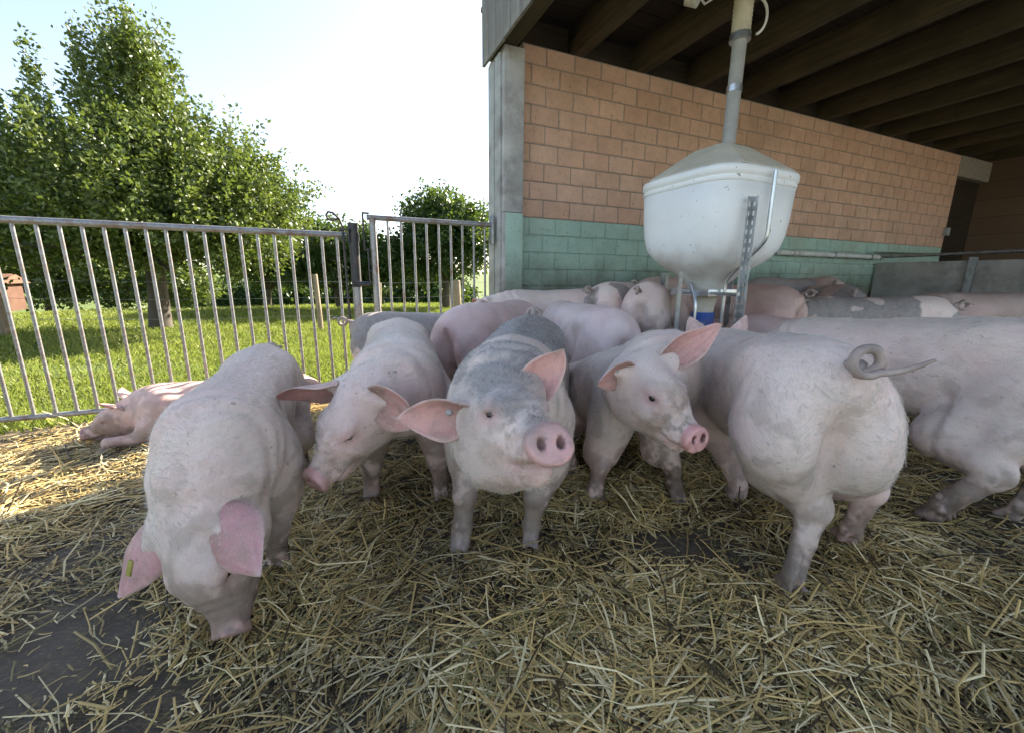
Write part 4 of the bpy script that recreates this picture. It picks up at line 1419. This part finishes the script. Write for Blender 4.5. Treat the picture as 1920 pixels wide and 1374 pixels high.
def leaves_mesh(P, A, size, g):
    """diamond leaves folded along the midrib: centres P, hanging direction A"""
    n = len(P)
    d = A + g.normal(0, 0.55, (n, 3)); d /= np.linalg.norm(d, axis=1, keepdims=True)
    u = g.normal(0, 1, (n, 3)); u -= d * (u * d).sum(1, keepdims=True); u /= np.linalg.norm(u, axis=1, keepdims=True) + 1e-9
    w = np.cross(d, u)
    L = size * (0.65 + 0.7 * g.random((n, 1)))
    a = P; tip = P + d * L; c = P + d * L * 0.45
    l = c + u * L * 0.30 + w * L * 0.10; r = c - u * L * 0.30 + w * L * 0.10
    V = np.stack([a, l, tip, r], 1).reshape(-1, 3)
    I = np.arange(n)[:, None] * 4
    F = np.concatenate([I + np.array([[0, 1, 2]]), I + np.array([[0, 2, 3]])])
    return V, F


def make_tree(label, base, trunk_h, trunk_r, lobes, n_tw, per, size, mat, seed, group=None, name='tree', upright=0.6, lean=(0, 0), tw_len=0.5, limb_n=None, shoots=0):
    """lobes: (x, y, z, rx, ry, rz) ellipsoids relative to the base that the twigs fill"""
    g = np.random.default_rng(seed)
    root = empty(name, base); tag(root, label, 'tree', group)
    lob = np.array(lobes, float)
    vol = lob[:, 3] * lob[:, 4] * lob[:, 5]; k = g.choice(len(lob), n_tw, p=vol / vol.sum())
    d = g.normal(0, 1, (n_tw, 3)); d /= np.linalg.norm(d, axis=1, keepdims=True)
    rr = g.random((n_tw, 1)) ** 0.34
    P0 = lob[k, :3] + d * rr * lob[k, 3:]
    P0[:, 2] = np.maximum(P0[:, 2], 0.55 * trunk_h + 0.2 * g.random(n_tw))
    if shoots:                                   # tall water shoots out of the top
        hi_ = np.argsort(-(P0[:, 2] + 0.9 * g.random(n_tw)))[:shoots]
        base_ = P0[hi_]
        ex = [base_ + np.array((0, 0, 0.22 * (q + 1))) + g.normal(0, 0.03, base_.shape) for q in range(3)]
        P0 = np.concatenate([P0] + ex); n_tw = len(P0)
    # twigs
    out = P0 - np.array((0, 0, P0[:, 2].mean() * 0.8)); out /= np.linalg.norm(out, axis=1, keepdims=True)
    td = out * 0.6 + np.array((0, 0, upright)) + g.normal(0, 0.35, (n_tw, 3)); td /= np.linalg.norm(td, axis=1, keepdims=True)
    if shoots: td[-3 * shoots:] = unit((0.05, 0, 1.0)) + g.normal(0, 0.12, (3 * shoots, 3))
    tl = tw_len * (0.5 + 0.9 * g.random((n_tw, 1)))
    u = g.random((n_tw, per, 1))
    pts = P0[:, None] + td[:, None] * tl[:, None] * u + g.normal(0, 0.062 * (size / 0.075), (n_tw, per, 3))
    pts[..., 2] -= 0.10 * tl[:, None, 0] * u[..., 0] ** 2
    pts = pts.reshape(-1, 3)
    A = np.repeat(td, per, 0) * 0.5 + np.array((0, 0, -0.35))
    V, F = leaves_mesh(pts, A, size, g)
    me = new_mesh('crown', V, F, smooth=False)
    clump = np.repeat(g.random(n_tw), per)
    sh = np.clip(0.35 * clump + 0.75 * g.random(len(pts)) - 0.1, 0, 1)
    attr(me, 'shade', np.repeat(sh, 4))
    link('crown', me, mat, root)
    # trunk and limbs
    m = MB()
    top = Vector((lean[0], lean[1], trunk_h))
    P = [Vector((0, 0, -0.15)), Vector((0, 0, 0.08)), top * 0.5 + Vector(g.normal(0, 0.02, 3)), top]
    m.tube(P, [trunk_r * 1.45, trunk_r * 1.1, trunk_r * 0.92, trunk_r * 0.85], 12)
    order = g.permutation(n_tw)[:limb_n or 26]
    for j, i in enumerate(order):
        e = Vector(P0[i]); st = top * (0.72 + 0.28 * g.random())
        mid = st.lerp(e, 0.5) + Vector((0, 0, 0.12 * (e - st).length)) + Vector(g.normal(0, 0.06, 3) * (e - st).length)
        r0 = trunk_r * (0.25 + 0.3 * g.random())
        Q = [st * (1 - t_) ** 2 + mid * 2 * t_ * (1 - t_) + e * t_ * t_ for t_ in np.linspace(0, 1, 6)]
        m.tube(Q, [r0 * (1 - 0.8 * t_) for t_ in np.linspace(0, 1, 6)], 6, cap=False)
    m.build('trunk', M['bark'], root)
    return root


# big orchard tree
make_tree('big leafy orchard tree behind the bar fence on the left', (-6.35, 7.35, -0.05), 1.35, 0.155,
          [(0.2, 0.3, 2.10, 2.3, 2.2, 0.95), (-0.5, 0.1, 2.65, 1.35, 1.4, 1.0), (0.0, 0.3, 3.3, 0.75, 0.85, 0.80), (0.0, 0.3, 3.85, 0.34, 0.40, 0.45), (0.45, 0.2, 3.45, 0.32, 0.4, 0.42), (-0.7, 0.2, 3.25, 0.40, 0.5, 0.45),
           (1.1, 0.3, 2.2, 1.2, 1.4, 0.85), (0.85, 0.2, 2.80, 0.75, 0.9, 0.6), (1.60, 0.1, 1.65, 0.95, 1.0, 0.75), (-2.4, -0.5, 1.75, 1.2, 1.3, 0.95), (-1.9, -0.2, 2.45, 0.7, 0.8, 0.5), (0.0, -1.2, 1.55, 1.9, 0.8, 0.60), (1.2, -0.6, 1.35, 1.2, 0.9, 0.5), (-1.5, -0.8, 1.40, 1.2, 0.9, 0.5)],
          2000, 50, 0.072, M['leaf'], 21, None, 'orchard_tree', 0.95, (0.08, 0.0), 0.55, 70, 45)
make_tree('rounded dark green tree behind the gate', (-2.15, 13.4, -0.1), 1.0, 0.13,
          [(0.0, 0, 1.95, 1.35, 1.3, 0.95), (-0.2, 0, 2.75, 1.0, 1.0, 0.85), (0.65, 0.2, 2.2, 1.0, 0.9, 0.9), (-0.85, 0, 1.7, 0.8, 0.8, 0.7)], 620, 42, 0.115, M['leaf_dark'], 22, 'trees standing in the meadow', 'orchard_tree', 0.45, (0, 0), 0.42)
make_tree('low spreading dark tree in the meadow seen between the fence bars', (-5.3, 12.6, -0.1), 0.75, 0.10,
          [(0, 0, 1.6, 1.5, 1.2, 0.85), (1.2, 0, 1.3, 1.0, 0.9, 0.7), (-0.9, 0.2, 1.5, 1.0, 1.0, 0.8)], 520, 40, 0.115, M['leaf_dark'], 23, 'trees standing in the meadow', 'orchard_tree', 0.4, (0, 0), 0.4)
make_tree('thin stemmed tree with raised crown right of the big trunk', (-8.9, 15.0, -0.3), 0.9, 0.09,
          [(0, 0, 1.7, 1.6, 1.2, 0.8), (1.3, 0, 1.5, 1.0, 0.9, 0.7)], 420, 36, 0.13, M['leaf_dark'], 24, 'trees standing in the meadow', 'orchard_tree', 0.4, (0.1, 0), 0.4)
make_tree('pale green bushy tree at the left edge behind the big tree', (-17.5, 15.5, -0.6), 0.8, 0.12,
          [(0, 0, 1.7, 2.4, 1.6, 1.2), (2.2, 0, 1.3, 1.8, 1.4, 0.9), (4.4, 0.5, 1.1, 1.6, 1.2, 0.8)], 560, 36, 0.16, M['leaf'], 25, 'trees standing in the meadow', 'orchard_tree', 0.4, (0, 0), 0.5)
# hedgerow trees on the far side of the meadow
hg = np.random.default_rng(9)
spots = [(-33, 44, 'far hedgerow tree, leftmost beyond the meadow'), (-24.5, 45, 'far hedgerow tree just right of the big trunk'), (-17.5, 47, 'far hedgerow tree seen just left of the wooden post by the gate'), (-10.5, 46, 'far hedgerow tree behind the dark hinge post'), (-6.3, 50, 'small far tree seen through the gate bars')]
for i, (x, y, lb) in enumerate(spots):
    z = float(land_z(np.array([float(x)]), np.array([float(y)]))[0]); h = (5.6, 5.2, 4.8, 5.6, 3.6)[i]
    make_tree(lb, (x, y, z), 1.2, 0.2, [(0, 0, 0.5 * h, 3.4, 2.0, 0.42 * h), (2.6, 0, 0.42 * h, 2.4, 1.8, 0.36 * h), (-2.6, 0, 0.44 * h, 2.4, 1.8, 0.36 * h)] if i < 4 else [(0, 0, 0.5 * h, 1.6, 1.4, 0.45 * h)],
              300 if i < 4 else 140, 30, 0.42, M['leaf_dark'], 40 + i, 'far hedgerow trees', 'hedgerow_tree', 0.4, (0, 0), 0.8, 10)

# reddish shed far left
sh = empty('shed', (-15.4, 11.2, -0.15), R(35)); tag(sh, 'rust red shed at the far left beyond the meadow fence', 'shed')
m = MB(); m.box((-1.6, -0.9, 0), (1.2, 0.9, 0.80)); m.build('wall', m_plain('rust_red', (0.11, 0.055, 0.035), 0.8, var=0.25, scale=3), sh)
m = MB(); m.box((-0.4, -0.93, 0.05), (0.9, -0.902, 0.6)); m.build('doorway', m_plain('doorway_shade', (0.03, 0.025, 0.02), 0.9), sh)  # solid dark slab, its colour stands for the shade inside an opening
m = MB(); m.add([(-1.75, -1.1, 0.78), (1.35, -1.1, 0.78), (1.35, 1.1, 0.78), (-1.75, 1.1, 0.78), (-1.75, -0.0, 1.05), (1.35, 0.0, 1.05)], [(0, 1, 5, 4), (2, 3, 4, 5), (0, 4, 3), (1, 2, 5), (0, 3, 2, 1)]); m.build('roof', m_plain('shed_roof', (0.17, 0.085, 0.05), 0.8), sh)

# wooden meadow posts and wires
posts = [((-3.44, 7.30), 1.02, 0.045, 'weathered wooden meadow post just left of the hinge post'), ((-7.88, 6.28), 1.0, 0.08, 'weathered wooden meadow post at the left edge'),
         ((-1.15, 8.6), 0.93, 0.085, 'light wooden post behind the right end of the gate'), ((-3.05, 9.4), 0.86, 0.055, 'short wooden post behind the left end of the gate')]
tops = []
for (x, y), h, r, lb in posts:
    g = np.random.default_rng(int(x * -100))
    m = MB(); dx, dy = g.normal(0, 0.02, 2)
    m.tube([(0, 0, -0.3), (0, 0, 0.3), (dx, dy, h - 0.02), (dx, dy, h)], [r, r * 0.98, r * 0.95, r * 0.8], 12)
    o = m.build('wooden_post', M['postwood'], None); o.location = (x, y, -0.08)
    tag(o, lb, 'post', 'wooden posts of the meadow fence')
order = [((-14.0, 5.6), 1.0), ((-7.88, 6.28), 1.0), ((-3.44, 7.30), 1.0), ((-1.15, 8.6), 0.95), ((4.0, 11.2), 1.0)]
wz = (0.30, 0.62, 0.90)
wl_names = ('lowest', 'middle', 'topmost')
for k, zz in enumerate(wz):
    m = MB(); P = []
    for i in range(len(order) - 1):
        (a, ha), (b, hb) = order[i], order[i + 1]
        for t_ in np.linspace(0, 1, 7)[:-1]:
            P.append((a[0] + (b[0] - a[0]) * t_, a[1] + (b[1] - a[1]) * t_ - 0.06, zz - 0.08 - 0.03 * math.sin(math.pi * t_)))
    m.tube(P, 0.0028, 5)
    o = m.build('fence_wire', M['galv'], None)
    tag(o, 'thin %s wire strung between the wooden meadow posts' % wl_names[k], 'wire', 'meadow fence wires')

# ------------------------------------------------------------------ grass of the meadow
def grass():
    g = np.random.default_rng(4)
    n = N_GRASS
    ang = R(90) + (g.random(n) * 1.06 - 0.06) * R(62)
    r = 2.6 + 13.5 * g.random(n) ** 1.35
    x = r * np.cos(ang); y = r * np.sin(ang)
    s, d = rel(x, y)
    nz = fbm(np.stack([x, y, 0 * x], 1), 0.9, 6, 3)
    bare = np.exp(-((x + 4.3) ** 2 / 0.5 + (y - 4.1) ** 2 / 0.12))
    keep = (d < -0.03) & (x > -17) & (g.random(n) > 0.85 * bare) & ((d < -0.30) | (g.random(n) < 0.35))
    x, y, r, nz, d = x[keep], y[keep], r[keep], nz[keep], d[keep]
    n = len(x)
    z = land_z(x, y)
    h = (0.022 + 0.050 * g.random(n) ** 1.8) * (0.5 + 1.1 * nz) * (1 + 0.35 * sstep(3, 12, r)) + 0.085 * np.exp(-((d + 0.12) / 0.12) ** 2) * g.random(n)
    w = (0.0020 + 0.0016 * g.random(n)) * (0.6 + 0.13 * r)
    a = g.random(n) * 2 * math.pi
    lean = h * (0.25 + 0.6 * g.random(n)); la = g.random(n) * 2 * math.pi
    dx, dy = np.cos(a) * w, np.sin(a) * w
    lx_, ly_ = np.cos(la) * lean, np.sin(la) * lean
    V = np.stack([np.stack([x - dx, y - dy, z - 0.01], 1), np.stack([x + dx, y + dy, z - 0.01], 1),
                  np.stack([x + lx_ * 0.4 + dx * .7, y + ly_ * .4 + dy * .7, z + h * 0.62], 1), np.stack([x + lx_, y + ly_, z + h], 1)], 1).reshape(-1, 3)
    I = np.arange(n)[:, None] * 4
    F = np.concatenate([I + np.array([[0, 1, 2]]), I + np.array([[0, 2, 3]])])
    me = new_mesh('grass', V, F, False)
    attr(me, 'shade', np.repeat(np.clip(0.5 * nz + 0.6 * g.random(n) - 0.1, 0, 1), 4))
    tag(link('grass', me, M['grass']), 'short sunlit meadow grass behind the fence', 'grass', kind='stuff')


M['grass'] = m_leaf('grass_blade', (0.14, 0.185, 0.028), (0.34, 0.35, 0.085), 0.45)
grass()

# ------------------------------------------------------------------ straw
def straw():
    g = np.random.default_rng(12)
    n = N_STRAW
    # more straw near the viewer, where single stalks show
    r = 0.40 + 4.6 * g.random(n) ** 1.25
    ang = R(90) + (g.random(n) * 2 - 1) * R(64)
    x = r * np.cos(ang); y = r * np.sin(ang)
    s, d = rel(x, y)
    P = np.stack([x, y, 0 * x], 1)
    dens = fbm(P, 2.6, 3, 4)
    cover = 0.58 + 2.2 * (dens - 0.5)
    bare = np.exp(-((x + 1.10) ** 2 / 0.085 + (y - 0.84) ** 2 / 0.035)) + 0.55 * np.exp(-((x - 0.02) ** 2 / 0.03 + (y - 1.00) ** 2 / 0.015)) + 0.7 * np.exp(-((x - 0.55) ** 2 / 0.03 + (y - 1.22) ** 2 / 0.012)) + 0.6 * np.exp(-((x + 0.75) ** 2 / 0.02 + (y - 0.68) ** 2 / 0.02))
    cover = cover - 1.15 * bare
    short = g.random(n) < 0.56
    keep = (d > 0.05) & (g.random(n) < np.clip(cover + 0.28 * short, 0.05, 1))
    x, y, r, dens, P = x[keep], y[keep], r[keep], dens[keep], P[keep]
    n = len(x)
    kind = np.where(short[keep], 0.2, 0.56 + 0.44 * g.random(n))
    L = np.where(kind < 0.56, 0.008 + 0.045 * g.random(n) ** 1.5, np.where(kind < 0.93, 0.05 + 0.10 * g.random(n), 0.13 + 0.17 * g.random(n)))
    W = (0.0013 + 0.0020 * g.random(n) ** 1.4) * np.where(kind < 0.50, 0.8, 1.0) * (1 + 0.12 * np.clip(r - 1.2, 0, 4))
    # stalks lie roughly along local swirls
    th = 2 * math.pi * 1.6 * fbm(P, 1.5, 8, 2) + g.normal(0, 0.85, n)
    tilt = g.normal(0, 0.10, n) + (g.random(n) < 0.05) * g.normal(0, 0.35, n)
    mound = np.clip((dens - 0.38) * 0.14, 0, 0.035)
    z = floor_z(x, y) + mound * g.random(n) ** 0.7 + 0.003 + np.abs(np.sin(tilt)) * L * 0.45
    dx, dy, dz = np.cos(th) * np.cos(tilt), np.sin(th) * np.cos(tilt), np.sin(tilt)
    D = np.stack([dx, dy, dz], 1)
    B = np.stack([-dy, dx, 0 * dx], 1); B /= np.linalg.norm(B, axis=1, keepdims=True) + 1e-9
    Nn = np.cross(D, B)
    bow = (g.normal(0, 0.09, n) * L)[:, None]; bz = (np.abs(g.normal(0, 0.03, n)) * L)[:, None]
    C = np.stack([x, y, z], 1)
    ring = []
    fl = np.where(g.random(n) < 0.45, 0.35, 0.9)[:, None]     # many stalks are split and flat
    for t_, k in ((-0.5, 0.85), (0.0, 1.0), (0.5, 0.8)):
        c = C + D * (L * t_)[:, None] + B * bow * (1 - 4 * t_ * t_) + Nn * bz * (1 - 4 * t_ * t_)
        w = (W * k)[:, None]
        ring.append(np.stack([c - B * w, c + Nn * w * fl, c + B * w], 1))
    V = np.concatenate(ring, 1).reshape(-1, 3)     # 9 verts per stalk, open underneath
    I = np.arange(n)[:, None] * 9
    F = np.concatenate([I + np.array([q]) for q in ([0, 1, 4, 3], [1, 2, 5, 4], [3, 4, 7, 6], [4, 5, 8, 7])])
    me = new_mesh('straw', V, F, True)
    tone = g.random(n)
    c1, c2, c3, c4 = np.array((0.64, 0.445, 0.165)), np.array((0.86, 0.70, 0.38)), np.array((0.085, 0.058, 0.026)), np.array((0.26, 0.22, 0.080))
    col = np.where((tone < 0.50)[:, None], c1, np.where((tone < 0.73)[:, None], c2, np.where((tone < 0.88)[:, None], c3, c4)))
    col = col * (0.7 + 0.55 * g.random((n, 1)))
    wet = sstep(0.55, 0.40, dens)[:, None]
    col = col * (1 - 0.35 * wet)
    attr(me, 'hue', np.repeat(col, 9, 0), 'FLOAT_COLOR')
    t = NT('straw'); t.col(t.attr('hue', 'Color')).rough(0.5); t.b.inputs['Specular IOR Level'].default_value = 0.4
    tag(link('straw', me, t.m), 'loose golden and grey straw covering the yard floor', 'straw', kind='stuff')


straw()
# ------------------------------------------------------------------ the pigs of the photograph
def dk_p3(P, hl, N, n1, n2, n3):
    # grey saddle and crown, white collar over the shoulder
    x, z = P[:, 0], P[:, 2]
    body = sstep(0.26, 0.17, x + 0.05 * (n1 - 0.5)) * sstep(0.44, 0.56, z + 0.10 * (n1 - 0.5))
    neck = sstep(0.33, 0.40, x) * sstep(0.52, 0.60, z) * 0.62
    crown = np.exp(-(np.sum((hl - np.array((0.0, -0.01, 0.095))) ** 2, 1)) / 0.012)
    return np.clip(np.maximum(np.maximum(body, crown), neck), 0, 1) * 0.75 - 0.40 + 0.35 * (n2 - 0.5)


def dk_spots(th, sx=1.0, back=0.40):
    def f(P, hl, N, n1, n2, n3):
        b = fbm(P * np.array((sx, 1, 1)), 5.0, 50, 3)
        return (b - th) * 3.2 * sstep(back - 0.1, back + 0.05, P[:, 2]) - (1 - sstep(back - 0.1, back + 0.05, P[:, 2])) * 1.0
    return f


def dk_back(z0, soft=0.1):
    def f(P, hl, N, n1, n2, n3):
        return (sstep(z0 - soft, z0 + soft, P[:, 2] + 0.22 * (n1 - 0.5)) - 0.5) * 1.2 + 0.7 * (n2 - 0.5)
    return f


GF = 'pigs standing in the front row'
GB = 'pigs crowded behind the front row'
BACK = {'l': dict(L=0.17, W=0.13), 'r': dict(L=0.17, W=0.13)}

# head down, eating, left front
build_pig('pale pig at the left front with its head down in the straw', (-0.92, 1.36), 292, 0.92, VOX_F,
          head_pos=(-0.755, 0.905, 0.290), head_dir=(0.26, -0.40, -0.87), head_up=(-0.12, -0.9, 0.35), hs=0.98, bend=0.03, width=0.86,
          feet={0: (-0.735, 1.135), 1: (-0.945, 1.06), 2: (-0.98, 1.78), 3: (-1.20, 1.70)},
          ears={'r': dict(axis=(-0.62, -0.15, -0.80), inner=(0.25, 0.75, -0.25), L=0.21, W=0.145, bend=0.25, cup=0.6, skew=0.0, outer=(0.66, 0.37, 0.36)),
                'l': dict(axis=(0.80, -0.38, -0.42), inner=(-0.1, 0.85, -0.25), L=0.205, W=0.16, bend=-0.1, cup=0.7, skew=0.0, outer=(0.60, 0.31, 0.31))},
          tail=curl_tail(), hair=HAIR, seed=1, group=GF, tags=[('r', 0.55, 0.5, -1, 'flag')])
# second pig, looking down left
build_pig('pale pig with floppy ears and lowered head, second from the left', (-0.515, 1.83), 285, 1.0, VOX_F,
          head_pos=(-0.475, 1.255, 0.50), head_dir=(-0.46, -0.62, -0.62), head_up=(0.0, -0.25, 1), hs=0.98, bend=-0.02,
          feet={0: (-0.30, 1.585), 1: (-0.575, 1.54), 2: (-0.52, 2.22), 3: (-0.78, 2.2)},
          ears={'r': dict(axis=(-1.0, -0.05, -0.12), inner=(0.1, -0.6, -0.75), L=0.235, W=0.14, bend=0.2, cup=0.95, skew=0.05),
                'l': dict(axis=(0.80, -0.35, -0.22), inner=(-0.30, -0.85, -0.25), L=0.21, W=0.18, bend=0.40, cup=0.8)},
          tail=curl_tail(), hair=HAIR, seed=2, group=GF)
# grey and white pig, nose to the viewer
build_pig('grey and white pig in the middle with raised head, snout towards the viewer', (0.03, 1.60), 262, 1.04, VOX_F,
          head_pos=(-0.03, 1.02, 0.520), head_dir=(0.36, -0.85, 0.36), head_up=(0.06, 0.1, 1), hs=1.08, bend=0.10,
          feet={0: (0.072, 1.27), 1: (-0.165, 1.255), 2: (0.16, 1.98), 3: (-0.08, 2.02)},
          ears={'r': dict(root=(0.0, -0.075, 0.035), axis=(-1.0, -0.20, -0.17), inner=(0.05, -0.9, -0.05), L=0.165, W=0.130, bend=0.15, cup=1.25, skew=-0.1, twist=0.2),
                'l': dict(axis=(0.58, -0.15, 0.85), inner=(-0.1, -1, 0.1), L=0.18, W=0.122, bend=0.2, cup=1.3, skew=0.0)},
          tail=curl_tail(0.032, 1.2, 0.03, rad=0.012, plane='yz', first=0.02, up=4.0), dark_mode=dk_p3, hair=HAIR, seed=3, group=GF, mat=M['skin_soft'],
          tags=[('r', 0.35, 0.4, 1, 'stud')])
# sitting pig
build_pig('white pig sitting in the middle right, one ear upright and one folded', (0.46, 1.87), 284, 0.94, VOX_F, pitch=20, drop=0.075,
          head_pos=(0.435, 1.315, 0.555), head_dir=(0.38, -0.88, -0.22), head_up=(0.0, 0.0, 1), hs=0.96, bend=0.02,
          feet={0: (0.684, 1.555), 1: (0.345, 1.53), 2: (0.80, 1.86), 3: (0.27, 1.78)},
          ears={'r': dict(axis=(-0.80, -0.42, -0.05), inner=(0.25, -0.75, -0.50), L=0.155, W=0.145, bend=0.55, cup=0.8, skew=0.0),
                'l': dict(axis=(0.80, -0.05, 0.62), inner=(-0.1, -1, 0.05), L=0.245, W=0.135, bend=0.15, cup=1.2, skew=0.0)},
          tail=None, hair=int(HAIR * 0.7), seed=4, group=GF, tags=[('r', 0.30, 0.5, 1, 'stud')])
# big rump on the right


def tail_p5(b, s):
    P = [b + np.array((0.05, 0, 0.0)), b + np.array((-0.005, 0.0, 0.012))]
    c = b + np.array((-0.045, 0.010, 0.030)); r = 0.030
    for i in range(27):
        a = -0.2 + 2 * math.pi * 1.15 * i / 26
        P.append(c + np.array((0.012 - 0.022 * i / 26, -r * math.sin(a) * 1.0, -r * math.cos(a))))
    e = P[-1]
    for i in range(1, 6):
        P.append(e + np.array((-0.006 * i, -0.016 * i, 0.002 * i + 0.0012 * i * i)))
    rr = [0.019, 0.017] + [0.0135 - 0.0045 * i / 26 for i in range(27)] + [0.0080, 0.0068, 0.0060, 0.0055, 0.0030]
    return [tuple(p) for p in P], rr


build_pig('big pale pig on the right seen from behind with a curled tail', (0.925, 1.49), 79, 1.03, VOX_F, teats=True, width=1.03, pitch=-4,
          head_pos=(1.09, 2.12, 0.47), head_dir=(0.0, 1, -0.55), hs=1.0,
          feet={2: (0.815, 1.02), 3: (1.10, 1.19, 0.05), 0: (0.945, 1.56), 1: (1.13, 1.80)}, joints={2: {1: (0.865, 1.24, 0.31), 2: (0.880, 1.075, 0.250)}, 3: {2: (1.13, 1.17, 0.26)}},
          ears={'l': dict(axis=(-0.45, 0.1, 0.88), inner=(0, 1, 0.2), L=0.20, W=0.12, bend=0.1, cup=0.8), 'r': dict(axis=(0.35, 0.1, 0.9), inner=(0.1, 1, 0.2), L=0.20, W=0.12, bend=0.1, cup=0.8)},
          tail=tail_p5, hair=int(HAIR * 0.8), seed=5, group=GF)
# right edge
build_pig('large pale pig cut off by the right edge, hind legs stepping', (1.75, 1.80), 115, 1.07, VOX_M, bend=0.0, pitch=-5,
          head_pos=(1.42, 2.46, 0.36), head_dir=(-0.5, 0.8, -0.3), hs=1.1,
          feet={2: (1.63, 1.40), 3: (1.93, 1.40), 0: (1.45, 2.05), 1: (1.70, 2.2)}, joints={2: {1: (1.70, 1.52, 0.31), 2: (1.715, 1.335, 0.235)}}, tail=curl_tail(), hair=int(HAIR * 0.6), seed=6, group=GF)
# lying by the fence
build_pig('pink pig lying by the bar fence in striped sunlight', (-1.80, 2.54), 205, 0.92, VOX_M, lie=True, drop=0.315, ground=-0.06,
          head_pos=(-2.29, 2.335, 0.085), head_dir=(-0.80, -0.42, -0.20), head_up=(-0.05, -0.25, 1), hs=0.90, skin=(0.74, 0.50, 0.42), closed_eyes=True,
          feet={1: None, 2: None, 3: None}, joints={0: {0: (-2.03, 2.33, 0.10), 1: (-2.08, 2.24, 0.03), 2: (-2.16, 2.20, -0.02), 3: (-2.26, 2.14, -0.02)}},
          ears={'l': dict(axis=(-0.45, -0.30, 0.45), inner=(-0.3, -0.6, -0.5), L=0.16, W=0.13, bend=0.6, cup=0.7), 'r': dict(axis=(-0.5, 0.4, 0.5), inner=(-0.5, -0.2, -0.5), L=0.16, W=0.13, bend=0.5, cup=0.7)},
          tail=None, hair=int(HAIR * 0.4), seed=7, group=GB)
# behind the front row
build_pig('grey patched pig by the hinge post, rump to the left, tail curled', (-0.66, 3.04), 18, 0.95, VOX_B, dark_mode=dk_back(0.42, 0.12), tail=curl_tail(0.028, 1.15, 0.06, rad=0.010), seed=8, group=GB, ears=BACK,
          head_pos=(0.0, 3.12, 0.46))
build_pig('pink pig standing crosswise behind the second pig', (-0.14, 2.90), 64, 1.06, VOX_B, tail=None, seed=9, group=GB, ears=BACK, head_pos=(0.14, 3.46, 0.40), skin=(0.78, 0.565, 0.52))
build_pig('pink pig beside the barn corner post facing left', (0.42, 3.46), 192, 0.98, VOX_B, tail=curl_tail(), seed=10, group=GB, ears=BACK)
build_pig('white pig walking away left of the hopper, behind the sitting pig', (0.47, 2.68), 103, 1.02, VOX_B, tail=None, seed=11, group=GB, ears=BACK, head_pos=(0.33, 3.22, 0.42), skin=(0.80, 0.64, 0.59))
build_pig('pig with a muddy rump and curled tail near the green wall', (1.02, 3.62), 42, 0.98, VOX_B, tail=curl_tail(0.026, 1.3, 0.03, rad=0.010), seed=12, group=GB, ears=BACK, dark_mode=dk_spots(0.66, 1.0, 0.55))
build_pig('pink pig with its rump just left of the hopper stand', (1.22, 3.50), 58, 1.0, VOX_B, tail=curl_tail(0.024, 1.2, 0.03, rad=0.009), seed=13, group=GB, ears=BACK, head_pos=(1.52, 3.95, 0.50))
build_pig('pale pig against the wall, farthest left behind the hopper', (1.62, 4.02), 30, 1.05, VOX_B, tail=curl_tail(0.024, 1.2, 0.03, rad=0.009), seed=14, group=GB, ears=BACK, skin=(0.58, 0.44, 0.38))
build_pig('pink pig right of the hopper with its tail up', (2.02, 3.72), 118, 1.0, VOX_B, tail=curl_tail(0.026, 1.2, 0.04, rad=0.010), seed=15, group=GB, ears=BACK, skin=(0.62, 0.42, 0.36))
build_pig('dark grey pig behind the hopper at the wall', (2.95, 4.55), 25, 1.06, VOX_B, tail=curl_tail(0.026, 1.2, 0.04, rad=0.010), seed=16, group=GB, ears=BACK, dark_mode=dk_back(0.30, 0.15))
build_pig('pale pig near the white wall tube with a dark curled tail', (3.62, 4.98), 70, 1.08, VOX_B, tail=curl_tail(0.026, 1.2, 0.04, rad=0.010), seed=17, group=GB, ears=BACK, skin=(0.55, 0.42, 0.36))
build_pig('greyish pink pig between the dark pig and the spotted pig', (3.10, 4.02), 66, 1.04, VOX_B, tail=curl_tail(0.026, 1.2, 0.04, rad=0.010), seed=18, group=GB, ears=BACK, dark_mode=dk_spots(0.50, 1.0, 0.45), skin=(0.46, 0.34, 0.30))
build_pig('pink pig with grey spotted back in front of the pen divider', (3.05, 3.45), 172, 1.06, VOX_B, tail=curl_tail(0.03, 1.2, 0.03, rad=0.011), seed=19, group=GB, ears=BACK, dark_mode=dk_spots(0.475, 1.0, 0.48))
build_pig('dim pig at the right edge in front of the pen divider', (4.75, 4.15), 176, 1.10, VOX_B, tail=curl_tail(0.03, 1.2, 0.03, rad=0.011), seed=20, group=GB, ears=BACK, skin=(0.44, 0.33, 0.28))
build_pig('pink pig of which only the back shows between the two big pigs', (1.86, 2.72), 98, 0.93, VOX_B, tail=None, seed=21, group=GB, ears=BACK, skin=(0.76, 0.56, 0.52))
